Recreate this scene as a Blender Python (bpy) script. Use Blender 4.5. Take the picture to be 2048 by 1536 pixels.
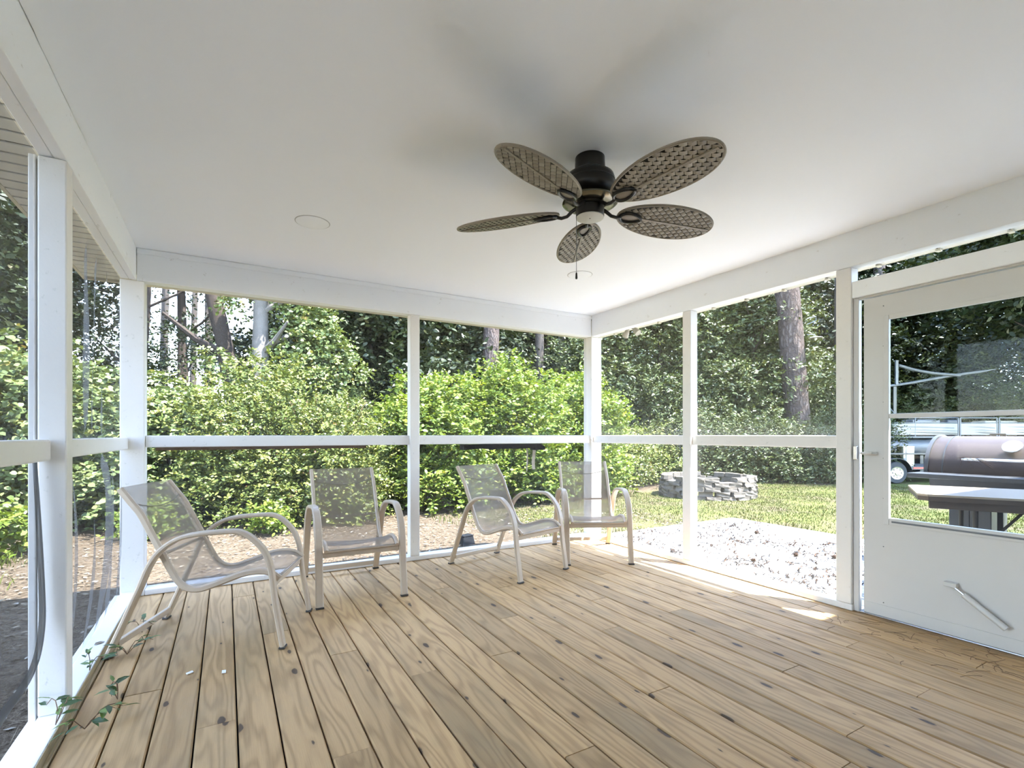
import bpy, bmesh, math, random
import numpy as np
from mathutils import Vector, Matrix, noise as mnoise

random.seed(7)
SC = bpy.context.scene
COL = SC.collection
for o in list(bpy.data.objects):
    bpy.data.objects.remove(o)

# ------------------------------------------------------------------ camera, sky, sun, exposure
YAW = math.atan(0.572)
cd = bpy.data.cameras.new('camera')
cd.sensor_width = 36.0
cd.lens = 36.0 * 1000.0 / 2048.0
cd.shift_y = (870 - 768) / 2048.0
cd.clip_end = 500
cam = bpy.data.objects.new('camera', cd)
cam.location = (0, 0, 1.145)
cam.rotation_euler = (math.pi / 2, 0, -YAW)
COL.objects.link(cam)
SC.camera = cam

SUN_DIR = Vector((1.0, -1.33, 3.3)).normalized()          # towards the sun
w = bpy.data.worlds.new('sky')
SC.world = w
w.use_nodes = True
wn = w.node_tree.nodes
wl = w.node_tree.links
wn.clear()
sky = wn.new('ShaderNodeTexSky')
sky.sky_type = 'NISHITA'
sky.sun_disc = False
sky.sun_elevation = math.asin(SUN_DIR.z)
sky.sun_rotation = math.atan2(SUN_DIR.x, SUN_DIR.y)
sky.air_density = 1.0
sky.dust_density = 0.0
sky.ozone_density = 3.0
bg = wn.new('ShaderNodeBackground')
bg.inputs[1].default_value = 0.285
wo = wn.new('ShaderNodeOutputWorld')
hs = wn.new('ShaderNodeHueSaturation')
hs.inputs['Saturation'].default_value = 0.80
wl.new(sky.outputs[0], hs.inputs['Color'])
wl.new(hs.outputs[0], bg.inputs[0])
wl.new(bg.outputs[0], wo.inputs[0])

sd = bpy.data.lights.new('sun', 'SUN')
sd.energy = 4.7
sd.angle = math.radians(0.55)
sd.color = (1.0, 0.99, 0.97)
sun = bpy.data.objects.new('sun', sd)
sun.rotation_euler = (-SUN_DIR).to_track_quat('-Z', 'Y').to_euler()
sun.location = (20, -20, 40)
COL.objects.link(sun)

SC.view_settings.view_transform = 'Standard'
SC.view_settings.look = 'None'
SC.view_settings.gamma = 1.0
SC.view_settings.use_curve_mapping = False
SC.view_settings.exposure = 3.48
SC.cycles.max_bounces = 9
SC.cycles.diffuse_bounces = 6
SC.cycles.glossy_bounces = 2
SC.cycles.transmission_bounces = 4
SC.cycles.caustics_reflective = False
SC.cycles.caustics_refractive = False
SC.cycles.use_adaptive_sampling = True
SC.cycles.adaptive_threshold = 0.045
SC.cycles.adaptive_min_samples = 24
SC.cycles.transparent_max_bounces = 16
SC.cycles.sample_clamp_indirect = 8.0


# ------------------------------------------------------------------ node helpers
class NT:
    def __init__(self, name):
        self.m = bpy.data.materials.new(name)
        self.m.use_nodes = True
        self.t = self.m.node_tree
        self.t.nodes.clear()
        self.out = self.t.nodes.new('ShaderNodeOutputMaterial')

    def n(self, typ, **kw):
        nd = self.t.nodes.new(typ)
        for k, v in kw.items():
            if k.startswith('i_'):
                key = k[2:]
                key = int(key) if key.isdigit() else key.replace('_', ' ')
                self.set(nd.inputs[key], v)
            else:
                setattr(nd, k, v)
        return nd

    def set(self, sock, v):
        if hasattr(v, 'bl_idname') and hasattr(v, 'outputs'):
            self.t.links.new(v.outputs[0], sock)
        elif isinstance(v, bpy.types.NodeSocket):
            self.t.links.new(v, sock)
        else:
            sock.default_value = v

    def math(self, op, a, b=0.0, c=0.0):
        nd = self.t.nodes.new('ShaderNodeMath')
        nd.operation = op
        self.set(nd.inputs[0], a)
        self.set(nd.inputs[1], b)
        self.set(nd.inputs[2], c)
        return nd.outputs[0]

    def vmul(self, v, xyz):
        nd = self.t.nodes.new('ShaderNodeVectorMath')
        nd.operation = 'MULTIPLY'
        self.set(nd.inputs[0], v)
        nd.inputs[1].default_value = xyz
        return nd.outputs[0]

    def vadd(self, a, b):
        nd = self.t.nodes.new('ShaderNodeVectorMath')
        nd.operation = 'ADD'
        self.set(nd.inputs[0], a)
        self.set(nd.inputs[1], b)
        return nd.outputs[0]

    def mix(self, fac, a, b, mode='MIX'):
        nd = self.t.nodes.new('ShaderNodeMix')
        nd.data_type = 'RGBA'
        nd.blend_type = mode
        self.set(nd.inputs[0], fac)
        self.set(nd.inputs[6], a if not isinstance(a, tuple) else (*a[:3], 1))
        self.set(nd.inputs[7], b if not isinstance(b, tuple) else (*b[:3], 1))
        return nd.outputs[2]

    def ramp(self, fac, stops, interp='LINEAR'):
        nd = self.t.nodes.new('ShaderNodeValToRGB')
        cr = nd.color_ramp
        cr.interpolation = interp
        while len(cr.elements) < len(stops):
            cr.elements.new(0.5)
        for e, (p, c) in zip(cr.elements, stops):
            e.position = p
            e.color = (*c, 1) if isinstance(c, tuple) else (c, c, c, 1)
        self.set(nd.inputs[0], fac)
        return nd.outputs[0]

    def noise(self, vec, scale, detail=3, rough=0.55):
        nd = self.n('ShaderNodeTexNoise')
        if vec is not None:
            self.set(nd.inputs['Vector'], vec)
        nd.inputs['Scale'].default_value = scale
        nd.inputs['Detail'].default_value = detail
        nd.inputs['Roughness'].default_value = rough
        return nd.outputs[0]

    def bump(self, h, strength, dist):
        nd = self.n('ShaderNodeBump')
        nd.inputs['Strength'].default_value = strength
        nd.inputs['Distance'].default_value = dist
        self.set(nd.inputs['Height'], h)
        return nd.outputs[0]

    def bsdf(self, color, rough=0.5, metal=0.0, spec=0.5, normal=None):
        b = self.n('ShaderNodeBsdfPrincipled')
        self.set(b.inputs['Base Color'], color if not isinstance(color, tuple) else (*color[:3], 1))
        self.set(b.inputs['Roughness'], rough)
        self.set(b.inputs['Metallic'], metal)
        b.inputs['Specular IOR Level'].default_value = spec
        if normal is not None:
            self.set(b.inputs['Normal'], normal)
        return b.outputs[0]

    def done(self, sh):
        self.t.links.new(sh, self.out.inputs[0])
        return self.m


M = {}


def plain(name, col, rough=0.5, metal=0.0, spec=0.5, var=0.06, scale=8.0, bump=0.0):
    k = NT(name)
    co = k.n('ShaderNodeTexCoord').outputs['Object']
    nz = k.noise(co, scale, 4)
    f = k.math('MULTIPLY', k.math('SUBTRACT', nz, 0.5), 2 * var)
    dark = tuple(max(0, c * 0.5) for c in col)
    lite = tuple(c * 1.5 for c in col)
    c = k.mix(k.math('ADD', f, 0.5), dark, lite) if var else col
    nrm = k.bump(k.noise(co, scale * 12, 3), 0.4, bump) if bump else None
    M[name] = k.done(k.bsdf(c, rough, metal, spec, nrm))
    return M[name]


# white porch paint: brush marks along the wood, a little grime
k = NT('white_paint')
co = k.n('ShaderNodeTexCoord').outputs['Object']
g = k.noise(co, 1.7, 4)
fine = k.noise(co, 90, 4)
knot = k.noise(co, 23, 6, 0.7)
dirt = k.ramp(knot, [(0.30, (0.56, 0.55, 0.51)), (0.38, (0.735, 0.715, 0.685)), (1.0, (0.755, 0.735, 0.705))])
c = k.mix(k.math('MULTIPLY', g, 0.12), dirt, (0.67, 0.66, 0.64))
M['white'] = k.done(k.bsdf(c, 0.42, 0, 0.4, k.bump(fine, 0.25, 0.002)))

k = NT('lit_white_paint')  # cooler, lighter copy of the white paint; bounce light put into the colour
co = k.n('ShaderNodeTexCoord').outputs['Object']
knot = k.noise(k.vmul(co, (1, 0.5, 1)), 21, 6, 0.7)
dirt = k.ramp(knot, [(0.29, (0.66, 0.66, 0.65)), (0.36, (0.86, 0.885, 0.91)), (1.0, (0.87, 0.895, 0.92))])
c = k.mix(k.math('MULTIPLY', k.noise(co, 1.7, 4), 0.12), dirt, (0.78, 0.79, 0.80))
M['lit_white'] = k.done(k.bsdf(c, 0.45, 0, 0.35, k.bump(k.noise(co, 90, 4), 0.25, 0.002)))

k = NT('ceiling_paint')
co = k.n('ShaderNodeTexCoord').outputs['Object']
a1 = k.noise(k.vmul(co, (1, 1, 1)), 0.9, 3)
spk = k.noise(co, 31, 5, 0.75)
spot = k.ramp(spk, [(0.215, (0.45, 0.45, 0.44)), (0.24, (0.885, 0.91, 0.94))])
c = k.mix(k.math('MULTIPLY', a1, 0.08), spot, (0.83, 0.85, 0.87))
M['ceiling'] = k.done(k.bsdf(c, 0.75, 0, 0.25, k.bump(k.noise(co, 3, 3), 0.15, 0.01)))


# floor boards: pine with cathedral grain, knots, grey weather stains
def wood(name, light, dark, knotc, grey, greyamt, ringamt=0.44, bumpd=0.0015):
    k = NT(name)
    tc = k.n('ShaderNodeTexCoord').outputs['Object']
    oi = k.n('ShaderNodeObjectInfo').outputs['Random']
    off = k.n('ShaderNodeCombineXYZ')
    k.set(off.inputs[0], k.math('MULTIPLY', oi, 37.0))
    k.set(off.inputs[1], k.math('MULTIPLY', oi, 91.0))
    k.set(off.inputs[2], k.math('MULTIPLY', oi, 13.0))
    v = k.vadd(tc, off.outputs[0])
    base = k.noise(k.vmul(v, (6.5, 0.75, 6.5)), 1.0, 2, 0.45)
    wob = k.noise(k.vmul(v, (30, 3.0, 30)), 1.0, 3)
    ph = k.math('ADD', k.math('MULTIPLY', base, 80.0), k.math('MULTIPLY', wob, 3.5))
    rings = k.math('SINE', ph)
    rings = k.math('POWER', k.math('ADD', k.math('MULTIPLY', rings, 0.5), 0.5), 1.8)
    fib = k.noise(k.vmul(v, (260, 6, 260)), 1.0, 3, 0.7)
    fac = k.math('ADD', k.math('MULTIPLY', rings, ringamt), k.math('MULTIPLY', fib, 0.55))
    col = k.mix(k.math('SUBTRACT', fac, 0.12), light, dark)
    # per-board tone
    tone = k.math('ADD', k.math('MULTIPLY', k.math('FRACT', k.math('MULTIPLY', oi, 17.3)), 0.34), 0.80)
    tn = k.n('ShaderNodeCombineColor')
    for i in range(3):
        k.set(tn.inputs[i], tone)
    col = k.mix(1.0, col, tn.outputs[0], 'MULTIPLY')
    # weather
    st = k.noise(k.vmul(v, (5.0, 1.1, 5.0)), 1.0, 5, 0.62)
    stm = k.ramp(st, [(0.50, 0.0), (0.74, 1.0)])
    col = k.mix(k.math('MULTIPLY', stm, greyamt), col, grey)
    # knots
    vo = k.n('ShaderNodeTexVoronoi', voronoi_dimensions='2D')
    wv = k.vadd(k.vmul(v, (7.0, 2.6, 0.0)), k.vmul(k.n('ShaderNodeTexNoise', i_Scale=30.0, i_Vector=v).outputs['Color'], (0.06, 0.05, 0)))
    k.set(vo.inputs['Vector'], wv)
    vo.inputs['Scale'].default_value = 1.0
    vo.inputs['Randomness'].default_value = 1.0
    pick = k.n('ShaderNodeSeparateColor')
    k.set(pick.inputs[0], vo.outputs['Color'])
    gate = k.math('GREATER_THAN', pick.outputs[0], 0.60)
    rad = k.math('ADD', k.math('MULTIPLY', pick.outputs[1], 0.075), 0.03)
    kn = k.math('SMOOTH_MIN', 1.0, k.math('MULTIPLY', k.math('MAXIMUM', k.math('SUBTRACT', rad, vo.outputs['Distance']), 0.0), 42.0), 0.05)
    kn = k.math('MULTIPLY', kn, gate)
    halo = k.math('MULTIPLY', k.math('MAXIMUM', k.math('SUBTRACT', k.math('MULTIPLY', rad, 2.6), vo.outputs['Distance']), 0.0), 3.6)
    col = k.mix(k.math('MULTIPLY', halo, gate), col, dark)
    col = k.mix(k.math('MINIMUM', k.math('MULTIPLY', kn, 0.85), 0.92), col, knotc)
    nrm = k.bump(fac, 0.5, bumpd)
    return k.done(k.bsdf(col, 0.62, 0, 0.3, nrm))


M['floor'] = wood('floor_pine', (0.535, 0.345, 0.162), (0.255, 0.150, 0.062), (0.045, 0.03, 0.02), (0.27, 0.195, 0.105), 0.6)
M['deck'] = wood('weathered_deck', (0.50, 0.50, 0.495), (0.35, 0.34, 0.325), (0.08, 0.06, 0.05), (0.38, 0.36, 0.33), 0.5)
M['rawwood'] = wood('raw_pine_edge', (0.42, 0.34, 0.21), (0.24, 0.18, 0.10), (0.05, 0.03, 0.02), (0.2, 0.18, 0.13), 0.4)

plain('fan_black', (0.012, 0.011, 0.010), 0.28, 0.2, 0.5, 0.0)
plain('fan_bronze', (0.16, 0.15, 0.115), 0.25, 0.9, 0.5, 0.1)
plain('fan_cap', (0.48, 0.47, 0.43), 0.4, 0.1, 0.5, 0.05)
plain('blade_rim', (0.23, 0.20, 0.155), 0.45, 0.0, 0.5, 0.1)
plain('blade_gap', (0.02, 0.018, 0.014), 0.6, 0.0, 0.3, 0.0)
plain('frame_taupe', (0.47, 0.385, 0.295), 0.38, 0.0, 0.5, 0.06, 20)
plain('glide', (0.05, 0.045, 0.04), 0.6)
plain('seam_thread', (0.20, 0.175, 0.145), 0.8)
plain('dark_void', (0.006, 0.006, 0.006), 0.9)
plain('soffit', (0.62, 0.60, 0.53), 0.55, 0, 0.3, 0.08, 5)
plain('fascia', (0.60, 0.55, 0.42), 0.6, 0, 0.3, 0.1, 5)
plain('roof_shingle', (0.10, 0.09, 0.085), 0.9, 0, 0.2, 0.3, 12)
plain('light_cover', (0.885, 0.91, 0.935), 0.5, 0, 0.3, 0.01)
plain('light_ring', (0.45, 0.45, 0.44), 0.5, 0, 0.3, 0.02)
plain('door_white', (0.57, 0.565, 0.55), 0.38, 0, 0.45, 0.03, 3)
plain('chrome', (0.62, 0.63, 0.65), 0.18, 1.0, 0.5, 0.02)
plain('steel', (0.55, 0.56, 0.57), 0.22, 1.0, 0.5, 0.05)
plain('smoker_paint', (0.046, 0.029, 0.0235), 0.52, 0.0, 0.4, 0.35, 4, 0.003)
plain('smoker_black', (0.035, 0.035, 0.037), 0.45, 0.0, 0.5, 0.2, 6)
plain('table_top', (0.27, 0.21, 0.145), 0.4, 0, 0.5, 0.06, 3)
plain('table_edge', (0.07, 0.05, 0.038), 0.5, 0, 0.4, 0.1)
plain('leg_iron', (0.05, 0.042, 0.035), 0.5, 0.3, 0.4, 0.2)
plain('gauge_face', (0.78, 0.80, 0.83), 0.3)
plain('stone', (0.105, 0.090, 0.072), 0.9, 0, 0.2, 0.55, 14, 0.012)
plain('bark_grey', (0.060, 0.052, 0.046), 0.95, 0, 0.1, 0.6, 9, 0.03)
plain('bark_dark', (0.040, 0.031, 0.025), 0.95, 0, 0.1, 0.6, 9, 0.03)
plain('bark_pale', (0.125, 0.113, 0.10), 0.9, 0, 0.1, 0.4, 9, 0.02)
plain('twig', (0.16, 0.10, 0.065), 0.9, 0, 0.1, 0.4, 9)
plain('black_plastic', (0.005, 0.0055, 0.007), 0.6, 0, 0.15, 0.0)
plain('tag_strip', (0.42, 0.38, 0.31), 0.6, 0, 0.3, 0.2)
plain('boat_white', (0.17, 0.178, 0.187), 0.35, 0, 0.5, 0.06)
plain('boat_grey', (0.07, 0.075, 0.085), 0.4)
plain('boat_black', (0.025, 0.025, 0.028), 0.35)
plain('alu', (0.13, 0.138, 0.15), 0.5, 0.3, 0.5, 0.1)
plain('rubber', (0.03, 0.03, 0.03), 0.8, 0, 0.3, 0.2)
plain('red_tape', (0.55, 0.05, 0.03), 0.4)
plain('white_tape', (0.75, 0.75, 0.73), 0.4)
plain('cone_brown', (0.035, 0.019, 0.012), 0.85, 0, 0.2, 0.5, 60)
plain('paper_fleck', (0.78, 0.78, 0.74), 0.7)
plain('dry_leaf', (0.23, 0.19, 0.14), 0.8, 0, 0.2, 0.3, 40)
plain('lamp_dish', (0.25, 0.24, 0.21), 0.5)

# pine bark of the big trunk
k = NT('bark_pine')
co = k.n('ShaderNodeTexCoord').outputs['Object']
vo = k.n('ShaderNodeTexVoronoi', feature='DISTANCE_TO_EDGE')
k.set(vo.inputs['Vector'], k.vadd(k.vmul(co, (11, 11, 2.4)), k.vmul(k.n('ShaderNodeTexNoise', i_Scale=6.0, i_Vector=co, i_Detail=4.0).outputs['Color'], (1.6, 1.6, 1.6))))
vo.inputs['Scale'].default_value = 1.0
pl = k.ramp(vo.outputs['Distance'], [(0.0, (0.030, 0.026, 0.026)), (0.22, (0.062, 0.055, 0.053)), (0.5, (0.125, 0.11, 0.10))])
pl = k.mix(k.math('MULTIPLY', k.noise(co, 6, 5), 0.7), pl, (0.075, 0.05, 0.038))
M['bark_pine'] = k.done(k.bsdf(pl, 0.95, 0, 0.1, k.bump(k.math('MINIMUM', vo.outputs['Distance'], 0.3), 1.0, 0.06)))


# mesh cloth: woven fabric whose holes let the view through
def mesh_cloth(name, col, cover, rough=0.6):
    k = NT(name)
    d = k.bsdf(col, rough, 0, 0.3)
    tr = k.n('ShaderNodeBsdfTransparent').outputs[0]
    mx = k.n('ShaderNodeMixShader')
    if isinstance(cover, tuple):
        co = k.n('ShaderNodeTexCoord').outputs['Object']
        nz = k.noise(k.vmul(co, (3, 1.2, 0.8)), 2.0, 3)
        k.set(mx.inputs[0], k.ramp(nz, [(0.3, cover[0]), (0.75, cover[1])]))
    else:
        mx.inputs[0].default_value = cover
    k.t.links.new(tr, mx.inputs[1])
    k.t.links.new(d, mx.inputs[2])
    return k.done(mx.outputs[0])


M['sling'] = mesh_cloth('sling_fabric', (0.27, 0.225, 0.175), 0.66)
M['screen_clear'] = mesh_cloth('insect_screen', (0.20, 0.205, 0.21), 0.07)
M['screen_right'] = mesh_cloth('insect_screen_hazy', (0.40, 0.40, 0.39), 0.14)  # mesh made paler and denser so sunlight shows as haze on it
M['screen_left'] = mesh_cloth('insect_screen_loose', (0.13, 0.135, 0.145), (0.34, 0.52))
M['screen_hem'] = mesh_cloth('insect_screen_rolled', (0.10, 0.105, 0.115), 0.86)

k = NT('window_glass')
mx = k.n('ShaderNodeMixShader')
mx.inputs[0].default_value = 0.006
tr = k.n('ShaderNodeBsdfTransparent')
tr.inputs[0].default_value = (0.86, 0.89, 0.90, 1)
gl = k.n('ShaderNodeBsdfGlossy')
gl.inputs['Roughness'].default_value = 0.03
k.t.links.new(tr.outputs[0], mx.inputs[1])
k.t.links.new(gl.outputs[0], mx.inputs[2])
M['glass'] = k.done(mx.outputs[0])


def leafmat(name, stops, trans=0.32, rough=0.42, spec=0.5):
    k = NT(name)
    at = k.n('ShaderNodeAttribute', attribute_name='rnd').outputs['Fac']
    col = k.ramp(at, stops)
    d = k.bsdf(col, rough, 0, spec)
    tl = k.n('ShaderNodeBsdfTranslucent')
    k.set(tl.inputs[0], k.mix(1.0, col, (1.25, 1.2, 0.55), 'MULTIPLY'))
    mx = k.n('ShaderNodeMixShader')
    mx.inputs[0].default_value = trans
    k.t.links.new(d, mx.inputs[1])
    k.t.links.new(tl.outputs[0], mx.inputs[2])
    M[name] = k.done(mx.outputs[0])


leafmat('leaf_vine', [(0, (0.051, 0.075, 0.024)), (0.45, (0.099, 0.130, 0.042)), (0.85, (0.146, 0.172, 0.058)), (0.94, (0.232, 0.188, 0.052)), (1, (0.232, 0.111, 0.047))], 0.16, 0.5, 0.25)
leafmat('leaf_abelia', [(0, (0.037, 0.056, 0.011)), (0.5, (0.086, 0.109, 0.023)), (0.84, (0.153, 0.162, 0.037)), (0.93, (0.209, 0.185, 0.052)), (1, (0.246, 0.095, 0.067))], 0.16, 0.5, 0.25)
leafmat('leaf_bright', [(0, (0.046, 0.075, 0.011)), (0.5, (0.096, 0.140, 0.020)), (0.88, (0.157, 0.187, 0.028)), (1, (0.212, 0.173, 0.020))], 0.27, 0.5, 0.25)
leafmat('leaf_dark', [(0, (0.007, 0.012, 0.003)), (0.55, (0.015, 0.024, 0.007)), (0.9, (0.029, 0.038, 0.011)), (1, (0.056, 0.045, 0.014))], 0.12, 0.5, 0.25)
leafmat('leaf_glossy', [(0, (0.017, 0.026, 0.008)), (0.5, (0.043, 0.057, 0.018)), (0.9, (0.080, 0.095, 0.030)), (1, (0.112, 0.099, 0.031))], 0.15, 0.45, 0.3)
leafmat('leaf_sprig', [(0, (0.04, 0.075, 0.03)), (0.6, (0.075, 0.125, 0.045)), (1, (0.16, 0.24, 0.06))], 0.2)
leafmat('grass_blades', [(0, (0.034, 0.049, 0.009)), (0.45, (0.061, 0.073, 0.015)), (0.75, (0.098, 0.089, 0.029)), (1, (0.111, 0.085, 0.047))], 0.15, 0.7, 0.15)
leafmat('straw_bits', [(0, (0.030, 0.021, 0.012)), (0.5, (0.085, 0.063, 0.038)), (0.85, (0.17, 0.142, 0.10)), (1, (0.27, 0.25, 0.215))], 0.05, 0.8, 0.2)
leafmat('needle_bits', [(0, (0.004, 0.003, 0.002)), (0.6, (0.013, 0.007, 0.004)), (1, (0.05, 0.028, 0.016))], 0.0, 0.9, 0.1)

# weave of the fan blades: every cell keeps its own tone
k = NT('blade_weave')
at = k.n('ShaderNodeAttribute', attribute_name='rnd').outputs['Fac']
co = k.n('ShaderNodeTexCoord').outputs['Object']
fb = k.noise(k.vmul(co, (40, 400, 1)), 1.0, 3)
c = k.ramp(k.math('ADD', k.math('MULTIPLY', at, 0.75), k.math('MULTIPLY', fb, 0.25)),
           [(0.0, (0.13, 0.115, 0.09)), (0.5, (0.24, 0.215, 0.17)), (1.0, (0.36, 0.335, 0.275))])
M['weave'] = k.done(k.bsdf(c, 0.45, 0, 0.45))

# ground: pine straw, litter and thin grass
k = NT('yard_soil')
co = k.n('ShaderNodeTexCoord').outputs['Object']
at = k.n('ShaderNodeAttribute', attribute_name='turf').outputs['Fac']
n1 = k.noise(co, 1.3, 6, 0.65)
n2 = k.noise(co, 26, 5, 0.7)
n3 = k.noise(k.vmul(co, (90, 30, 1)), 1.0, 4, 0.7)
straw = k.ramp(k.math('ADD', k.math('MULTIPLY', n2, 0.6), k.math('MULTIPLY', n3, 0.4)),
               [(0.33, (0.018, 0.013, 0.008)), (0.47, (0.060, 0.044, 0.028)), (0.61, (0.115, 0.092, 0.066)), (0.75, (0.22, 0.20, 0.17))])
turf = k.ramp(n2, [(0.3, (0.034, 0.048, 0.011)), (0.55, (0.080, 0.088, 0.024)), (0.75, (0.15, 0.13, 0.062))])
f = k.ramp(k.math('ADD', k.math('MULTIPLY', n1, 0.9), k.math('MULTIPLY', at, 0.40)), [(0.70, 0.0), (0.92, 1.0)])
M['soil'] = k.done(k.bsdf(k.mix(f, straw, turf), 0.95, 0, 0.1, k.bump(n2, 0.8, 0.03)))


# ------------------------------------------------------------------ mesh helpers
def link(name, me, mat=None, parent=None, loc=None, rot=None):
    o = bpy.data.objects.new(name, me)
    COL.objects.link(o)
    if mat is not None and me is not None and len(me.materials) == 0:
        me.materials.append(M[mat])
    if parent is not None:
        o.parent = parent
    if loc is not None:
        o.location = loc
    if rot is not None:
        o.rotation_euler = rot
    return o


def tag(o, label, cat, group=None, kind=None):
    o['label'] = label
    o['category'] = cat
    if group:
        o['group'] = group
    if kind:
        o['kind'] = kind
    return o


def empty(name, loc=(0, 0, 0), rz=0.0):
    o = bpy.data.objects.new(name, None)
    o.empty_display_size = 0.1
    COL.objects.link(o)
    o.location = loc
    o.rotation_euler = (0, 0, rz)
    return o


class MB:
    """collects boxes, tubes, lathes; build() makes one mesh object"""
    def __init__(self):
        self.v = []
        self.f = []
        self.sm = []

    def add(self, vs, fs, smooth=False):
        n = len(self.v)
        self.v += [tuple(p) for p in vs]
        self.f += [tuple(i + n for i in f) for f in fs]
        self.sm += [smooth] * len(fs)
        return self

    def box(self, x0, x1, y0, y1, z0, z1, ch=0.0):
        if x0 > x1: x0, x1 = x1, x0
        if y0 > y1: y0, y1 = y1, y0
        if z0 > z1: z0, z1 = z1, z0
        if ch <= 0:
            vs = [(x, y, z) for z in (z0, z1) for y in (y0, y1) for x in (x0, x1)]
            fs = [(0, 2, 3, 1), (4, 5, 7, 6), (0, 1, 5, 4), (2, 6, 7, 3), (0, 4, 6, 2), (1, 3, 7, 5)]
            return self.add(vs, fs)
        bm = bmesh.new()
        bmesh.ops.create_cube(bm, size=1.0)
        for v in bm.verts:
            v.co = Vector(((x0 + x1) / 2 + v.co.x * (x1 - x0), (y0 + y1) / 2 + v.co.y * (y1 - y0), (z0 + z1) / 2 + v.co.z * (z1 - z0)))
        bmesh.ops.bevel(bm, geom=list(bm.edges), offset=ch, segments=2, affect='EDGES', profile=0.5)
        bm.verts.index_update()
        self.add([v.co[:] for v in bm.verts], [[v.index for v in f.verts] for f in bm.faces])
        bm.free()
        return self

    def tube(self, pts, rad, seg=8, cap=True):
        pts = [Vector(p) for p in pts]
        rs = rad if isinstance(rad, (list, tuple)) else [rad] * len(pts)
        vs, fs = [], []
        t0 = (pts[1] - pts[0]).normalized()
        up = Vector((0, 0, 1)) if abs(t0.z) < 0.9 else Vector((1, 0, 0))
        a = t0.cross(up).normalized()
        for i, p in enumerate(pts):
            t = (pts[min(i + 1, len(pts) - 1)] - pts[max(i - 1, 0)]).normalized()
            a = (a - t * a.dot(t)).normalized()
            b = t.cross(a)
            for j in range(seg):
                th = 2 * math.pi * j / seg
                vs.append(p + (a * math.cos(th) + b * math.sin(th)) * rs[i])
        for i in range(len(pts) - 1):
            for j in range(seg):
                j2 = (j + 1) % seg
                fs.append((i * seg + j, i * seg + j2, (i + 1) * seg + j2, (i + 1) * seg + j))
        if cap:
            fs.append(tuple(range(seg))[::-1])
            fs.append(tuple((len(pts) - 1) * seg + j for j in range(seg)))
        return self.add(vs, fs, True)

    def lathe(self, prof, seg=32, c=(0, 0, 0)):
        vs, fs = [], []
        for r, z in prof:
            for j in range(seg):
                th = 2 * math.pi * j / seg
                vs.append((c[0] + r * math.cos(th), c[1] + r * math.sin(th), c[2] + z))
        for i in range(len(prof) - 1):
            for j in range(seg):
                j2 = (j + 1) % seg
                fs.append((i * seg + j, i * seg + j2, (i + 1) * seg + j2, (i + 1) * seg + j))
        fs.append(tuple(range(seg))[::-1])
        fs.append(tuple((len(prof) - 1) * seg + j for j in range(seg)))
        return self.add(vs, fs, True)

    def planar(self, path, y, wide, thick):
        """sweep a rounded rectangle along (x,z) points in the plane y=const; wide across y, thick in plane"""
        ch = min(wide, thick) * 0.3
        w2, t2 = wide / 2, thick / 2
        prof = [(-w2 + ch, -t2), (w2 - ch, -t2), (w2, -t2 + ch), (w2, t2 - ch), (w2 - ch, t2), (-w2 + ch, t2), (-w2, t2 - ch), (-w2, -t2 + ch)]
        P = [Vector((p[0], p[1])) for p in path]
        vs, fs = [], []
        n = len(prof)
        for i, p in enumerate(P):
            t = (P[min(i + 1, len(P) - 1)] - P[max(i - 1, 0)]).normalized()
            nn = Vector((-t.y, t.x))
            for a, b in prof:
                q = p + nn * b
                vs.append((q.x, y + a, q.y))
        for i in range(len(P) - 1):
            for j in range(n):
                j2 = (j + 1) % n
                fs.append((i * n + j, i * n + j2, (i + 1) * n + j2, (i + 1) * n + j))
        fs.append(tuple(range(n))[::-1])
        fs.append(tuple((len(P) - 1) * n + j for j in range(n)))
        return self.add(vs, fs, True)

    def mesh(self, name):
        me = bpy.data.meshes.new(name)
        me.from_pydata(self.v, [], self.f)
        me.polygons.foreach_set('use_smooth', self.sm)
        bm = bmesh.new()
        bm.from_mesh(me)
        bmesh.ops.recalc_face_normals(bm, faces=bm.faces)
        bm.to_mesh(me)
        bm.free()
        if any(self.sm):
            try:
                me.set_sharp_from_angle(angle=math.radians(40))
            except Exception:
                pass
        return me

    def build(self, name, mat, parent=None, loc=None, rot=None):
        return link(name, self.mesh(name), mat, parent, loc, rot)


def bx(name, mat, parent, x0, x1, y0, y1, z0, z1, ch=0.004):
    """one box piece whose origin is its own centre"""
    cx, cy, cz = (x0 + x1) / 2, (y0 + y1) / 2, (z0 + z1) / 2
    return MB().box(x0 - cx, x1 - cx, y0 - cy, y1 - cy, z0 - cz, z1 - cz, ch).build(name, mat, parent, (cx, cy, cz))


def smooth_path(pts, sub=6):
    P = [np.array(p, float) for p in pts]
    P = [2 * P[0] - P[1]] + P + [2 * P[-1] - P[-2]]
    out = []
    for i in range(1, len(P) - 2):
        for t in np.linspace(0, 1, sub, endpoint=False):
            a, b, c_, d = P[i - 1], P[i], P[i + 1], P[i + 2]
            out.append(0.5 * ((2 * b) + (-a + c_) * t + (2 * a - 5 * b + 4 * c_ - d) * t * t + (-a + 3 * b - 3 * c_ + d) * t ** 3))
    out.append(P[-2])
    return [tuple(p) for p in out]


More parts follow.
